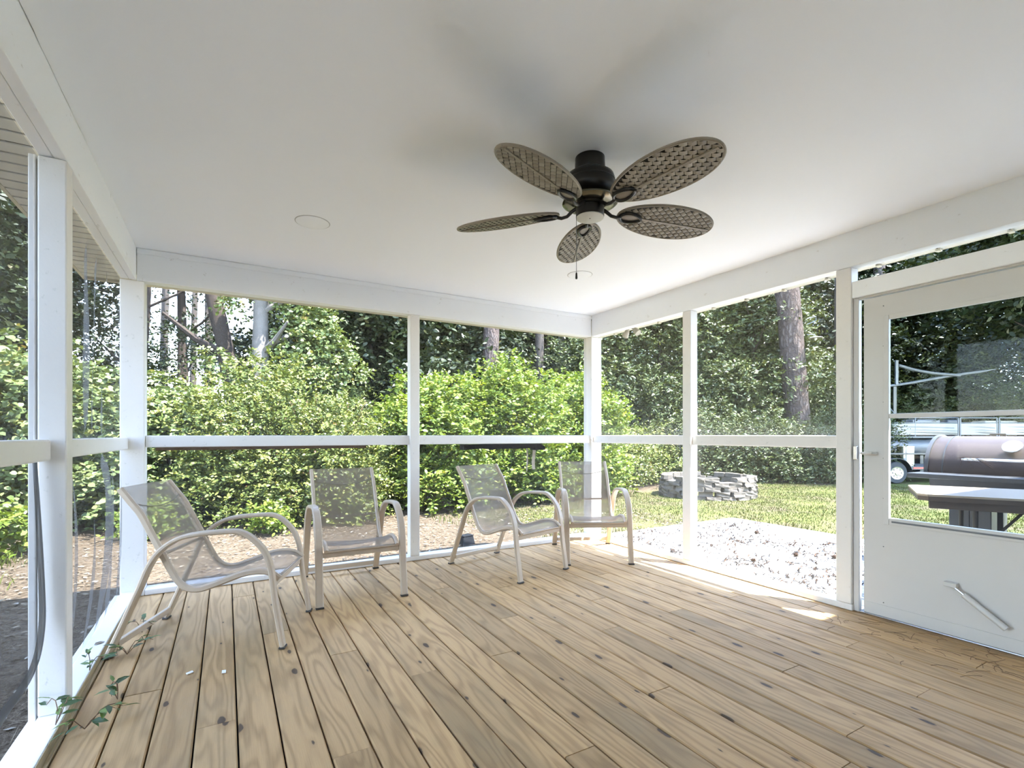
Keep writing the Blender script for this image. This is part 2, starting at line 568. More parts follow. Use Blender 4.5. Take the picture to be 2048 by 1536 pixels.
def fast_mesh(name, V, F, attr=None, smooth=False):
    """V (n,3) float, F (m,k) int with k constant"""
    me = bpy.data.meshes.new(name)
    n, m, kk = len(V), len(F), F.shape[1]
    me.vertices.add(n)
    me.vertices.foreach_set('co', np.ascontiguousarray(V, np.float32).ravel())
    me.loops.add(m * kk)
    me.loops.foreach_set('vertex_index', np.ascontiguousarray(F, np.int32).ravel())
    me.polygons.add(m)
    me.polygons.foreach_set('loop_start', np.arange(0, m * kk, kk, dtype=np.int32))
    if smooth:
        me.polygons.foreach_set('use_smooth', np.ones(m, bool))
    me.update(calc_edges=True)
    if attr is not None:
        for an, av in attr.items():
            a = me.attributes.new(an, 'FLOAT', 'POINT')
            a.data.foreach_set('value', np.ascontiguousarray(av, np.float32))
    return me


def grid_surface(name, fn, nu, nv):
    """thin sheet from fn(u,v)->xyz"""
    U, Vv = np.meshgrid(np.linspace(0, 1, nu), np.linspace(0, 1, nv), indexing='ij')
    P = np.stack(fn(U, Vv), -1).reshape(-1, 3)
    i, j = np.meshgrid(np.arange(nu - 1), np.arange(nv - 1), indexing='ij')
    a = (i * nv + j).ravel()
    F = np.stack([a, a + nv, a + nv + 1, a + 1], 1)
    return fast_mesh(name, P, F, smooth=True)


# ------------------------------------------------------------------ the porch shell
HC = 2.47            # ceiling
ZB = 2.24            # underside of the beams
X0, X1, Y0, Y1 = -0.55, 3.53, -0.62, 4.39

# floor: boards run away from the camera, every board a plank of its own
floor = tag(empty('floor', (0, 0, 0)), 'tan pine plank floor of the screened porch', 'floor', kind='structure')
BW, BX = 0.1435, 0.039
joints = {-3: [2.74], -2: [1.02], -1: [2.3], 0: [4.03, 1.0], 1: [0.6, 3.2], 2: [1.85], 3: [2.72, 0.5], 4: [1.1], 5: [2.3], 6: [3.61, 0.9], 7: [1.45],
          8: [2.3, 0.4], 9: [0.8, 3.5], 10: [2.74], 11: [1.62], 12: [0.93, 3.3], 13: [2.28], 14: [1.02], 15: [2.73], 16: [1.45], 17: [2.3],
          18: [1.02, 3.2], 19: [2.73], 20: [1.45], 21: [2.29], 22: [3.3, 1.0], 23: [1.9], 24: [2.9], 25: [1.0]}
for r in range(-4, 25):
    xa = BX + r * BW + 0.003
    xb = BX + (r + 1) * BW - 0.003
    if r == 24:
        xb = X1 + 0.10
    js = sorted(joints.get(r, []))
    ys = [Y0] + js + [Y1 + 0.10]
    for ya, yb in zip(ys[:-1], ys[1:]):
        h, wd, ln = 0.025, xb - xa, yb - ya - 0.0035
        dz = random.uniform(-0.0012, 0.0012)
        cz = 0.005
        prof = [(-wd / 2, -h), (wd / 2, -h), (wd / 2, -cz), (wd / 2 - cz, 0), (-wd / 2 + cz, 0), (-wd / 2, -cz)]
        vs = [(x, -ln / 2, z) for x, z in prof] + [(x, ln / 2, z) for x, z in prof]
        fs = [(0, 1, 2, 3, 4, 5)[::-1], (6, 7, 8, 9, 10, 11)] + [(i, (i + 1) % 6, 6 + (i + 1) % 6, 6 + i) for i in range(6)]
        MB().add(vs, fs).build('plank', 'floor', floor, ((xa + xb) / 2, (ya + yb) / 2, dz))
bx('under_plank_slab', 'dark_void', floor, X0 - 0.08, X1 + 0.1, Y0, Y1 + 0.12, -0.20, -0.05, 0)  # black slab: shade below the plank gaps put into its colour

# ceiling (with the narrow crack along the left beam)
ceil = tag(empty('ceiling', (0, 0, HC)), 'flat white painted ceiling above the fan', 'ceiling', kind='structure')
ypts = np.linspace(Y0, Y1 + 0.03, 60)
rng = np.random.default_rng(3)
vs, fs = [], []
for i, y in enumerate(ypts):
    g = max(0.0, 0.0075 * (1 - (y - 0.2) / 3.0)) if y < 3.2 else 0.0
    g = max(-0.004, g + rng.uniform(-0.0016, 0.0012)) if y < 3.0 else -0.01
    vs += [(X0 + g, y, 0), (X1 + 0.03, y, 0)]
for i in range(len(ypts) - 1):
    fs.append((2 * i, 2 * i + 1, 2 * i + 3, 2 * i + 2))
n0 = len(vs)
vs += [(x, y, 0.015) for x, y, z in vs]
fs += [tuple(i + n0 for i in f) for f in fs]
for i in range(len(ypts) - 1):
    fs.append((2 * i, 2 * i + 2, 2 * i + 2 + n0, 2 * i + n0))
MB().add(vs, fs).build('ceiling_board', 'ceiling', ceil)

# roof above
roof = tag(empty('roof', (0, 0, 2.5)), 'shingled porch roof with cream vinyl soffit along the eaves', 'roof', kind='structure')
EL, ER, EB = -0.92, 3.885, 4.80        # eave edges
bx('roof_deck', 'roof_shingle', roof, EL, ER, Y0 - 0.0, EB, 0.03, 0.12, 0)
bx('fascia', 'fascia', roof, EL, EL + 0.02, Y0 - 0.0, EB, -0.20, 0.029, 0.003)
bx('fascia', 'fascia', roof, ER - 0.02, ER, Y0 - 0.0, EB, -0.20, 0.029, 0.003)
bx('fascia', 'fascia', roof, EL + 0.021, ER - 0.021, EB - 0.02, EB, -0.20, 0.029, 0.003)
pan = MB()
pan.box(-0.138, 0.138, 0.008, 0.092, 0, 0.008, 0.002)
pm = pan.mesh('soffit_panel')
pm.materials.append(M['soffit'])
y = -0.6
while y < EB - 0.12:
    link('soffit_panel', pm, None, roof, (EL + 0.16, y, -0.20 + random.uniform(-0.001, 0.001)))
    y += 0.1
pan = MB().box(-0.092, 0.092, 0.004, 0.326, 0, 0.008, 0.002)
pm = pan.mesh('soffit_panel_wide')
pm.materials.append(M['soffit'])
y = -0.6
while y < EB - 0.3:
    link('soffit_panel', pm, None, roof, (ER - 0.114, y, -0.20))
    bx('soffit_clip', 'fascia', roof, ER - 0.06, ER - 0.02, y - 0.012, y + 0.012, -0.215, -0.2005, 0.003)
    y += 0.33
bx('soffit_panel', 'soffit', roof, EL + 0.31, ER - 0.22, 4.482, EB - 0.021, -0.20, -0.19, 0.002)
bx('attic_shade_sheet', 'dark_void', roof, EL + 0.05, ER - 0.05, Y0 - 0.1, EB - 0.05, 0.02, 0.028, 0)  # black sheet: shade of the roof space behind the gaps, put in as colour

PW = 0.089


def wrinkle_screen(name, mat, parent, x, ya, yb, za, zb, amp, seed, nu=90, nv=50, bow=0.0):
    rg = np.random.default_rng(seed)
    ks = [(rg.uniform(8, 30), rg.uniform(0, 6.28), rg.uniform(0.3, 1.0), rg.uniform(-4, 4), rg.uniform(0.1, 0.9), rg.uniform(0.08, 0.3)) for _ in range(8)]

    def fn(U, V):
        Y = ya + (yb - ya) * U
        Z = za + (zb - za) * V
        edge = np.clip(np.minimum(np.minimum(U, 1 - U) * 14, np.minimum(V, 1 - V) * 9), 0, 1)
        D = np.zeros_like(U)
        for fq, p, a, sl, c0, wd in ks:
            loc = np.exp(-((U - c0 - 0.02 * sl * (V - 0.5)) / wd) ** 2)
            D += a * np.sin(fq * (U * (yb - ya)) + sl * V * 1.3 + p) * loc
        X = x + amp * D * edge + bow * np.sin(np.pi * U) * np.sin(np.pi * V)
        return X, Y, Z
    me = grid_surface(name, fn, nu, nv)
    return link(name, me, mat, parent)


# ---- left wall
wall_left = tag(empty('wall_left', (X0, 2.0, 0)), 'white post and rail screen wall at the left', 'wall', kind='structure')
wall_left.location = (0, 0, 0)
XL0, XL1 = X0 - PW, X0
bx('beam', 'lit_white', wall_left, XL1 - 0.041, XL1, Y0, 4.388, ZB, HC + 0.012)
bx('beam', 'lit_white', wall_left, XL0, XL1 - 0.043, Y0, 4.388, ZB + 0.002, HC + 0.012)
bx('sill', 'white', wall_left, XL0, XL1 - 0.003, Y0, 4.388, 0.003, 0.042)
bx('sill_edge', 'rawwood', wall_left, XL1 - 0.0025, XL1 + 0.0005, Y0, 4.388, 0.002, 0.040, 0)
bx('curb_strip', 'rawwood', wall_left, XL1 + 0.001, XL1 + 0.013, Y0, 4.388, -0.02, 0.004, 0)
bx('post', 'white', wall_left, -0.645, -0.504, 4.39, 4.531, 0.0, ZB - 0.001, 0.006)
for ya in (2.61, 0.83, -0.60):
    bx('post', 'white', wall_left, XL0, XL1, ya, ya + PW, 0.042, ZB - 0.001, 0.006)
    bx('screen_bead', 'white', wall_left, XL0 - 0.028, XL0 - 0.006, ya + 0.004, ya + 0.044, -0.05, ZB, 0.003)
bx('screen_bead', 'white', wall_left, XL0 - 0.034, XL0 - 0.001, Y0, 4.388, -0.06, 0.028, 0.006)
for ya, yb in ((2.702, 4.388), (0.922, 2.608), (-0.508, 0.828)):
    bx('rail', 'white', wall_left, -0.635, -0.597, ya, yb, 1.044, 1.128, 0.008)
for i, (ya, yb) in enumerate(((2.65, 4.46), (0.87, 2.65), (-0.56, 0.87))):
    s = wrinkle_screen('screen', 'screen_left', wall_left, XL0 - 0.012, ya, yb, 1.09, ZB + 0.015, 0.015 if i == 0 else 0.008, 11 + i)
    if i == 0:
        wrinkle_screen('screen', 'screen_left', wall_left, XL0 - 0.010, ya, yb, 0.0, 1.09, 0.017, 31, bow=0.05)
    elif i == 2:
        wrinkle_screen('screen', 'screen_left', wall_left, XL0 - 0.012, ya, yb, 0.0, 1.09, 0.006, 33)


# the loose lower screen of the near bay: its bottom corner has come away and curls inwards
HEM = np.array(smooth_path([(2.588, 1.05), (2.588, 0.80), (2.592, 0.55), (2.585, 0.40), (2.535, 0.28), (2.43, 0.215), (2.25, 0.185), (1.9, 0.15), (1.4, 0.11), (0.93, 0.07)], 8))


def hem_at(U):
    idx = U * (len(HEM) - 1)
    i0 = np.clip(idx.astype(int), 0, len(HEM) - 2)
    fr = (idx - i0)[..., None]
    Q = HEM[i0] * (1 - fr) + HEM[i0 + 1] * fr
    bul = 0.030 * np.sin(np.clip(U / 0.62, 0, 1) * math.pi)
    return -0.648 + bul, Q[..., 0], Q[..., 1]


def loose(U, V):
    hx, hy, hz = hem_at(U)
    ty = 2.588 + (0.93 - 2.588) * U
    X = (-0.650) * (1 - V) + hx * V + 0.006 * np.sin(21 * ty + 4 * V) * np.sin(math.pi * V)
    return X, ty * (1 - V) + hy * V, 1.06 * (1 - V) + hz * V


def hemfn(U, V):
    hx, hy, hz = hem_at(U)
    wd = 0.012 + 0.055 * np.sin(np.clip(U / 0.35, 0, 1) * math.pi / 2)
    dy, dz = 1.7 - hy, 0.75 - hz
    L = np.sqrt(dy * dy + dz * dz)
    return hx + 0.004 + 0.012 * np.sin(V * math.pi), hy + dy / L * wd * V, hz + dz / L * wd * V


link('screen', grid_surface('screen', loose, 70, 30), 'screen_left', wall_left)
link('screen_hem', grid_surface('screen_hem', hemfn, 70, 6), 'screen_hem', wall_left)

# ---- back wall
wall_back = tag(empty('wall_back', (0, 0, 0)), 'white post and rail screen wall facing the shrubs', 'wall', kind='structure')
YB0, YB1 = Y1, Y1 + PW
bx('beam', 'lit_white', wall_back, X0 + 0.001, X1 - 0.001, YB0, YB1, ZB, HC + 0.012)
bx('beam_cap', 'lit_white', wall_back, X0 + 0.002, X1 - 0.002, YB0 - 0.012, YB0 - 0.001, HC - 0.040, HC - 0.001, 0.004)
bx('post', 'white', wall_back, 1.45, 1.45 + PW, YB0, YB1, 0.042, ZB - 0.001, 0.006)
bx('sill', 'white', wall_back, -0.503, X1 - 0.001, YB0, YB1, 0.001, 0.042, 0.005)
bx('sill_bead', 'white', wall_back, -0.503, X1 - 0.001, YB1 + 0.001, YB1 + 0.02, -0.05, 0.045, 0.005)
bx('rail', 'white', wall_back, -0.502, 1.449, YB0 + 0.026, YB0 + 0.064, 1.056, 1.141, 0.005)
bx('rail', 'white', wall_back, 1.541, X1 - 0.001, YB0 + 0.026, YB0 + 0.064, 1.058, 1.141, 0.005)
bx('shelf_edge', 'twig', wall_back, -0.45, 1.08, YB1 + 0.02, YB1 + 0.05, 1.030, 1.062, 0.003)
for xa, xb in ((-0.503, 1.49), (1.50, 3.60)):
    for za, zb in ((0.03, 1.10), (1.10, ZB + 0.01)):
        o = MB().box(xa, xb, YB1 + 0.004, YB1 + 0.0045, za, zb).build('screen', 'screen_clear', wall_back)

# ---- right wall
wall_right = tag(empty('wall_right', (0, 0, 0)), 'white post and rail screen wall beside the sunny deck', 'wall', kind='structure')
XR0, XR1 = X1, X1 + PW
bx('beam', 'lit_white', wall_right, XR0, XR1, Y0, 4.388, ZB, HC + 0.012)
bx('post', 'white', wall_right, 3.53, 3.671, 4.39, 4.531, 0.0, ZB - 0.001, 0.006)
for ya in (3.024, 1.728, 0.60, -0.60):
    bx('post', 'white', wall_right, XR0, XR1, ya, ya + PW + (0.006 if ya == 1.728 else 0), 0.042, ZB - 0.001, 0.006)
bx('sill', 'white', wall_right, XR0, XR1, 1.722, 4.388, 0.001, 0.042, 0.005)
bx('sill', 'white', wall_right, XR0, XR1, Y0, 0.70, 0.001, 0.042, 0.005)
for ya, yb in ((3.114, 4.389), (1.825, 3.023), (-0.510, 0.599)):
    bx('rail', 'white', wall_right, XR0 + 0.026, XR0 + 0.064, ya, yb, 1.058, 1.142, 0.005)
bx('header', 'lit_white', wall_right, XR0 + 0.006, XR1 - 0.004, 0.690, 1.727, 2.033, 2.142, 0.005)


def right_screen(ya, yb, za, zb, seed):
    wrinkle_screen('screen', 'screen_right', wall_right, XR1 + 0.008, ya, yb, za, zb, 0.004, seed, 60, 30, bow=0.012)


for i, (ya, yb) in enumerate(((3.07, 4.45), (1.77, 3.07), (-0.55, 0.64))):
    right_screen(ya, yb, 0.02, 1.10, 51 + i)
    right_screen(ya, yb, 1.10, ZB + 0.01, 61 + i)

# ---- house wall behind the camera: lap siding
wall_house = tag(empty('wall_house', (0, 0, 0)), 'white lap siding of the house behind the viewer', 'wall', kind='structure')
for i in range(16):
    z = i * 0.155
    b = MB()
    vs = [(X0 - 0.09, Y0 - 0.02, z), (X1 + 0.09, Y0 - 0.02, z), (X1 + 0.09, Y0 - 0.004, z), (X0 - 0.09, Y0 - 0.004, z),
          (X0 - 0.09, Y0 - 0.02, z + 0.154), (X1 + 0.09, Y0 - 0.02, z + 0.154), (X1 + 0.09, Y0 - 0.015, z + 0.154), (X0 - 0.09, Y0 - 0.015, z + 0.154)]
    b.add(vs, [(0, 1, 5, 4), (3, 7, 6, 2), (0, 3, 2, 1), (4, 5, 6, 7), (0, 4, 7, 3), (1, 2, 6, 5)])
    b.build('siding_board', 'lit_white', wall_house)

HY = Y0 - 0.03
bx('house_side', 'soffit', wall_house, 3.66, 9.5, HY - 0.2, HY, -0.35, 4.7, 0)
bx('house_side', 'soffit', wall_house, -4.0, X0 - 0.14, HY - 0.2, HY, -0.35, 4.7, 0)
bx('upper_wall', 'soffit', wall_house, X0 - 0.139, 3.659, HY - 0.2, HY, 2.70, 4.7, 0)
bx('house_eave', 'fascia', wall_house, -4.4, 9.9, HY - 1.0, -0.20, 4.705, 4.83, 0)

# ---- storm door
door = tag(empty('door_1', (0, 0, 0)), 'white storm door with a two-pane window and pneumatic closer', 'door', kind='structure')
DX0, DX1 = 3.558, 3.592
DY0, DY1 = 0.755, 1.666
GY0, GY1, GZ0, GZ1, GM = 0.905, 1.528, 0.63, 1.862, 1.262
lf = MB()
lf.box(DX0, DX1, GY1 + 0.012, DY1, 0.022, 2.012)
lf.box(DX0, DX1, DY0, GY0 - 0.012, 0.022, 2.012)
lf.box(DX0, DX1, GY0 - 0.012, GY1 + 0.012, GZ1 + 0.012, 2.012)
lf.box(DX0, DX1, GY0 - 0.012, GY1 + 0.012, 0.022, GZ0 - 0.030)
lf.build('door_leaf', 'door_white', door)
bx('bottom_sweep', 'door_white', door, DX0 - 0.006, DX0 - 0.001, DY0 + 0.003, DY1 - 0.003, 0.014, 0.085, 0.002)
# raised window trim
for (ya, yb, za, zb) in ((GY1 - 0.004, GY1 + 0.026, GZ0 - 0.04, GZ1 + 0.024), (GY0 - 0.026, GY0 + 0.004, GZ0 - 0.04, GZ1 + 0.024),
                         (GY0 + 0.005, GY1 - 0.005, GZ1 - 0.002, GZ1 + 0.024), (GY0 + 0.005, GY1 - 0.005, GZ0 - 0.040, GZ0 + 0.004),
                         (GY0 + 0.005, GY1 - 0.005, GM - 0.014, GM + 0.014)):
    bx('window_trim', 'door_white', door, DX0 - 0.009, DX0 + 0.018, ya, yb, za, zb, 0.003)
bx('window_ledge', 'alu', door, DX0 - 0.013, DX0 - 0.0095, GY0 + 0.01, GY1 - 0.02, GZ0 - 0.024, GZ0 - 0.014, 0.001)
bx('glass_pane', 'glass', door, DX0 + 0.006, DX0 + 0.009, GY0 + 0.003, GY1 - 0.003, GM + 0.0145, GZ1 - 0.002, 0)
bx('glass_pane', 'glass', door, DX0 + 0.010, DX0 + 0.013, GY0 + 0.003, GY1 - 0.003, GZ0 + 0.004, GM - 0.0145, 0)
# frame
bx('jamb', 'door_white', door, DX0 - 0.004, DX1, 1.694, 1.726, 0.002, 2.033, 0.003)
bx('jamb', 'door_white', door, DX0 - 0.004, DX1, 0.692, 0.740, 0.002, 2.033, 0.003)
bx('head_jamb', 'door_white', door, DX0 - 0.004, DX1, 0.741, 1.693, 2.020, 2.033, 0.002)
bx('threshold', 'chrome', door, DX0 - 0.012, DX1 + 0.02, 0.741, 1.693, 0.001, 0.013, 0.003)
# latch
lt = bx('latch', 'door_white', door, DX0 - 0.030, DX0 - 0.001, 1.585, 1.655, 1.02, 1.040, 0.004)
MB().tube([(DX0 - 0.018, 1.59, 1.03), (DX0 - 0.05, 1.60, 1.03), (DX0 - 0.052, 1.66, 1.03)], 0.008, 8).build('latch_handle', 'door_white', door)
bx('strike', 'chrome', door, DX0 - 0.022, DX0 - 0.005, 1.697, 1.722, 0.985, 1.075, 0.004)
for z in (0.10, 0.45, 0.75, 1.0, 1.35, 1.7, 1.95):
    MB().lathe([(0.0035, 0), (0.003, 0.0025), (0.0008, 0.003)], 10).build('screw', 'alu', door, (DX0, 1.556, z), (0, -math.pi / 2, 0))
# closer
MB().tube([(DX0 - 0.035, 1.155, 0.265), (DX0 - 0.036, 0.98, 0.135)], 0.016, 12).build('closer_cylinder', 'door_white', door)
MB().tube([(DX0 - 0.028, 1.205, 0.30), (DX0 - 0.035, 1.15, 0.262)], 0.006, 8).build('closer_rod', 'chrome', door)
bx('closer_bracket', 'door_white', door, DX0 - 0.040, DX0 - 0.001, 1.185, 1.245, 0.292, 0.318, 0.004)

# recessed ceiling light covers
for i, (x, y, lab) in enumerate(((0.468, 3.32, 'round white ceiling light cover left of the fan'), (2.54, 3.31, 'round white ceiling light cover behind the fan pull chain'))):
    t = tag(empty('ceiling_light', (x, y, HC)), lab, 'light', 'recessed ceiling lights')
    MB().lathe([(0.098, -0.0005), (0.098, -0.003), (0.094, -0.0045)], 40).build('cover', 'light_cover', t)
    MB().lathe([(0.103, -0.0002), (0.103, -0.0012), (0.101, -0.0015)], 40).build('rim', 'light_ring', t)

# ------------------------------------------------------------------ ceiling fan
FX, FY, FZ = 1.512, 1.892, 2.222
fan = tag(empty('ceiling_fan', (FX, FY, HC)), 'black ceiling fan with five oval woven blades', 'fan')
MB().lathe([(0.070, -0.001), (0.072, -0.05), (0.066, -0.066), (0.05, -0.070)], 36).build('canopy', 'fan_black', fan)
MB().lathe([(0.05, -0.066), (0.085, -0.072), (0.112, -0.090), (0.118, -0.108), (0.118, -0.150), (0.112, -0.165), (0.100, -0.178), (0.082, -0.185)], 40).build('motor_housing', 'fan_black', fan)
MB().lathe([(0.1185, -0.118), (0.1205, -0.121), (0.1185, -0.124)], 40).build('housing_band', 'fan_black', fan)
MB().lathe([(0.080, -0.184), (0.105, -0.192), (0.128, -0.206), (0.132, -0.216), (0.120, -0.224), (0.10, -0.227)], 40).build('motor_skirt', 'fan_bronze', fan)
MB().lathe([(0.075, -0.2271), (0.070, -0.233), (0.066, -0.2345)], 36).build('flywheel', 'fan_black', fan)
sw = MB().lathe([(0.060, -0.235), (0.067, -0.238), (0.067, -0.281), (0.064, -0.283)], 36).build('switch_housing', 'fan_black', fan)
MB().lathe([(0.0655, -0.2835), (0.0655, -0.287), (0.060, -0.2885)], 36).build('bottom_cap', 'fan_cap', fan)
MB().lathe([(0.004, -0.2886), (0.003, -0.2895)], 10).build('cap_screw', 'fan_black', fan)
# pull chain: a string of small beads down to a black bell
cx, cy = -0.058, 0.030
MB().tube([(-0.052, 0.026, -0.262), (cx, cy, -0.265), (cx, cy, -0.27), (cx, cy, -0.548)], 0.0014, 6).build('pull_chain', 'alu', fan)
MB().lathe([(0.002, -0.548), (0.004, -0.553), (0.0055, -0.575), (0.004, -0.580)], 12, (cx, cy, 0)).build('pull_knob', 'fan_black', fan)

RB0, RB1, HW = 0.155, 0.685, 0.118         # blade root radius, tip radius, half width


def halfw(u):      # oval outline, u 0..1 along the blade
    s_ = np.clip(1 - (2 * u - 1) ** 2, 0, 1)
    return HW * np.sqrt(s_) * (1 + 0.10 * (2 * u - 1))


def blade_meshes():
    L = RB1 - RB0
    # backing oval (dark gaps between strips)
    n = 56
    out = []
    for j in range(n):
        th = 2 * math.pi * j / n
        u = 0.5 + 0.5 * math.cos(th)
        yv = float(halfw(np.array(u))) * (1 if math.sin(th) >= 0 else -1) if 0 < u < 1 else 0
        out.append((RB0 + u * L, yv))
    b = MB()
    vs = [(x, y_, 0.0015) for x, y_ in out] + [(x, y_, 0.006) for x, y_ in out]
    b.add(vs, [tuple(range(n))[::-1], tuple(range(n, 2 * n))] + [(j, (j + 1) % n, n + (j + 1) % n, n + j) for j in range(n)])
    back = b.mesh('blade_panel')
    back.materials.append(M['blade_gap'])
    r = MB()
    r.tube([(x, y_, 0.0035) for x, y_ in out] + [(out[0][0], out[0][1], 0.0035)], 0.0065, 8, False)
    rim = r.mesh('blade_rim')
    rim.materials.append(M['blade_rim'])
    # woven cells: diagonal basket weave of strips, each cell bulges downwards
    V, F, A = [], [], []
    rg = np.random.default_rng(5)
    a = math.radians(33)
    cw, chh = 0.034, 0.0235
    ca, sa = math.cos(a), math.sin(a)
    for i in range(-22, 23):
        for j in range(-24, 25):
            ox = i * cw + (cw * 0.5 if j % 2 else 0)
            oy = j * chh
            px, py = ox * ca - oy * sa, ox * sa + oy * ca
            x = RB0 + L / 2 + px
            u = (x - RB0) / L
            if not 0.01 < u < 0.99 or abs(py) > float(halfw(np.array(u))) - 0.003:
                continue
            if abs(py) < 0.005:
                pass
            nu = 5
            base = len(V)
            for p in range(nu):
                tt = (p / (nu - 1) - 0.5)
                for q in (-0.5, 0.5):
                    lx, ly = tt * cw * 0.95, q * chh * 0.90
                    qx, qy = px + lx * ca - ly * sa, py + lx * sa + ly * ca
                    X = RB0 + L / 2 + qx
                    uu = min(max((X - RB0) / L, 0.004), 0.996)
                    lim = float(halfw(np.array(uu)))
                    qy = max(-lim, min(lim, qy))
                    X = RB0 + uu * L
                    V.append((X, qy, 0.001 - 0.0045 * math.cos(tt * math.pi * 0.95)))
            tone = rg.uniform(0.2, 0.9)
            for p in range(nu):
                sh = tone - 0.0 * p
                A += [sh, sh]
            for p in range(nu - 1):
                F.append((base + 2 * p, base + 2 * p + 1, base + 2 * p + 3, base + 2 * p + 2))
    weave = fast_mesh('woven_strips', np.array(V), np.array(F), {'rnd': np.array(A)}, True)
    weave.materials.append(M['weave'])
    m = MB()
    m.box(RB0 + 0.11, RB1 - 0.012, -0.0055, 0.0055, -0.0065, 0.0)
    rib = m.mesh('midrib')
    rib.materials.append(M['blade_rim'])
    # blade iron: curved arm and an open oval ring
    ar = MB()
    ar.tube([(0.066, 0, 0.014), (0.088, 0, 0.004), (0.112, 0, -0.014), (0.140, 0, -0.018), (0.165, 0, -0.010)], [0.010, 0.009, 0.008, 0.008, 0.008], 10)
    ring = []
    for j in range(25):
        th = 2 * math.pi * j / 24
        ring.append((0.218 + 0.056 * math.cos(th), 0.030 * math.sin(th) * (1 - 0.25 * math.cos(th)), -0.008))
    ar.tube(ring, 0.0085, 8, False)
    iron = ar.mesh('blade_iron')
    iron.materials.append(M['fan_black'])
    pl = MB().lathe([(0.034, 0), (0.034, -0.004), (0.030, -0.005)], 24)
    plv = [(0.218 + x * 1.45, y_ * 0.8, z - 0.002) for x, y_, z in pl.v]
    pl.v = plv
    plate = pl.mesh('blade_plate')
    plate.materials.append(M['blade_rim'])
    return back, rim, weave, rib, iron, plate


bk, rim, wv, rib, iron, plate = blade_meshes()
for kb in range(5):
    ang = math.radians(-156 + 72 * kb)
    br = link('blade', bk, None, fan)
    rot = Matrix.Rotation(ang, 4, 'Z') @ Matrix.Rotation(math.radians(-13), 4, 'X') @ Matrix.Rotation(math.radians(1.0), 4, 'Y')
    br.matrix_local = Matrix.Translation((0, 0, FZ - HC)) @ rot
    link('blade_rim', rim, None, br)
    wo_ = link('woven_strips', wv, None, br)
    wo_['kind'] = 'stuff'
    link('midrib', rib, None, br)
    link('blade_iron', iron, None, br)
    link('blade_plate', plate, None, br)

# ------------------------------------------------------------------ sling patio chairs
FRAME = smooth_path([(0.0, 0.0), (0.072, 0.165), (0.147, 0.340), (0.194, 0.455), (0.248, 0.533), (0.326, 0.588), (0.405, 0.609), (0.484, 0.617),
                     (0.600, 0.621), (0.650, 0.609), (0.700, 0.573), (0.752, 0.510), (0.783, 0.425), (0.795, 0.340), (0.808, 0.225), (0.845, 0.0)], 5)
RAIL = smooth_path([(0.030, 0.862), (0.075, 0.800), (0.127, 0.729), (0.174, 0.633), (0.222, 0.535), (0.277, 0.420), (0.315, 0.360), (0.360, 0.328), (0.420, 0.324),
                    (0.503, 0.350), (0.626, 0.394), (0.710, 0.405), (0.770, 0.394), (0.815, 0.362)], 5)
FYW, RYW = 0.283, 0.238


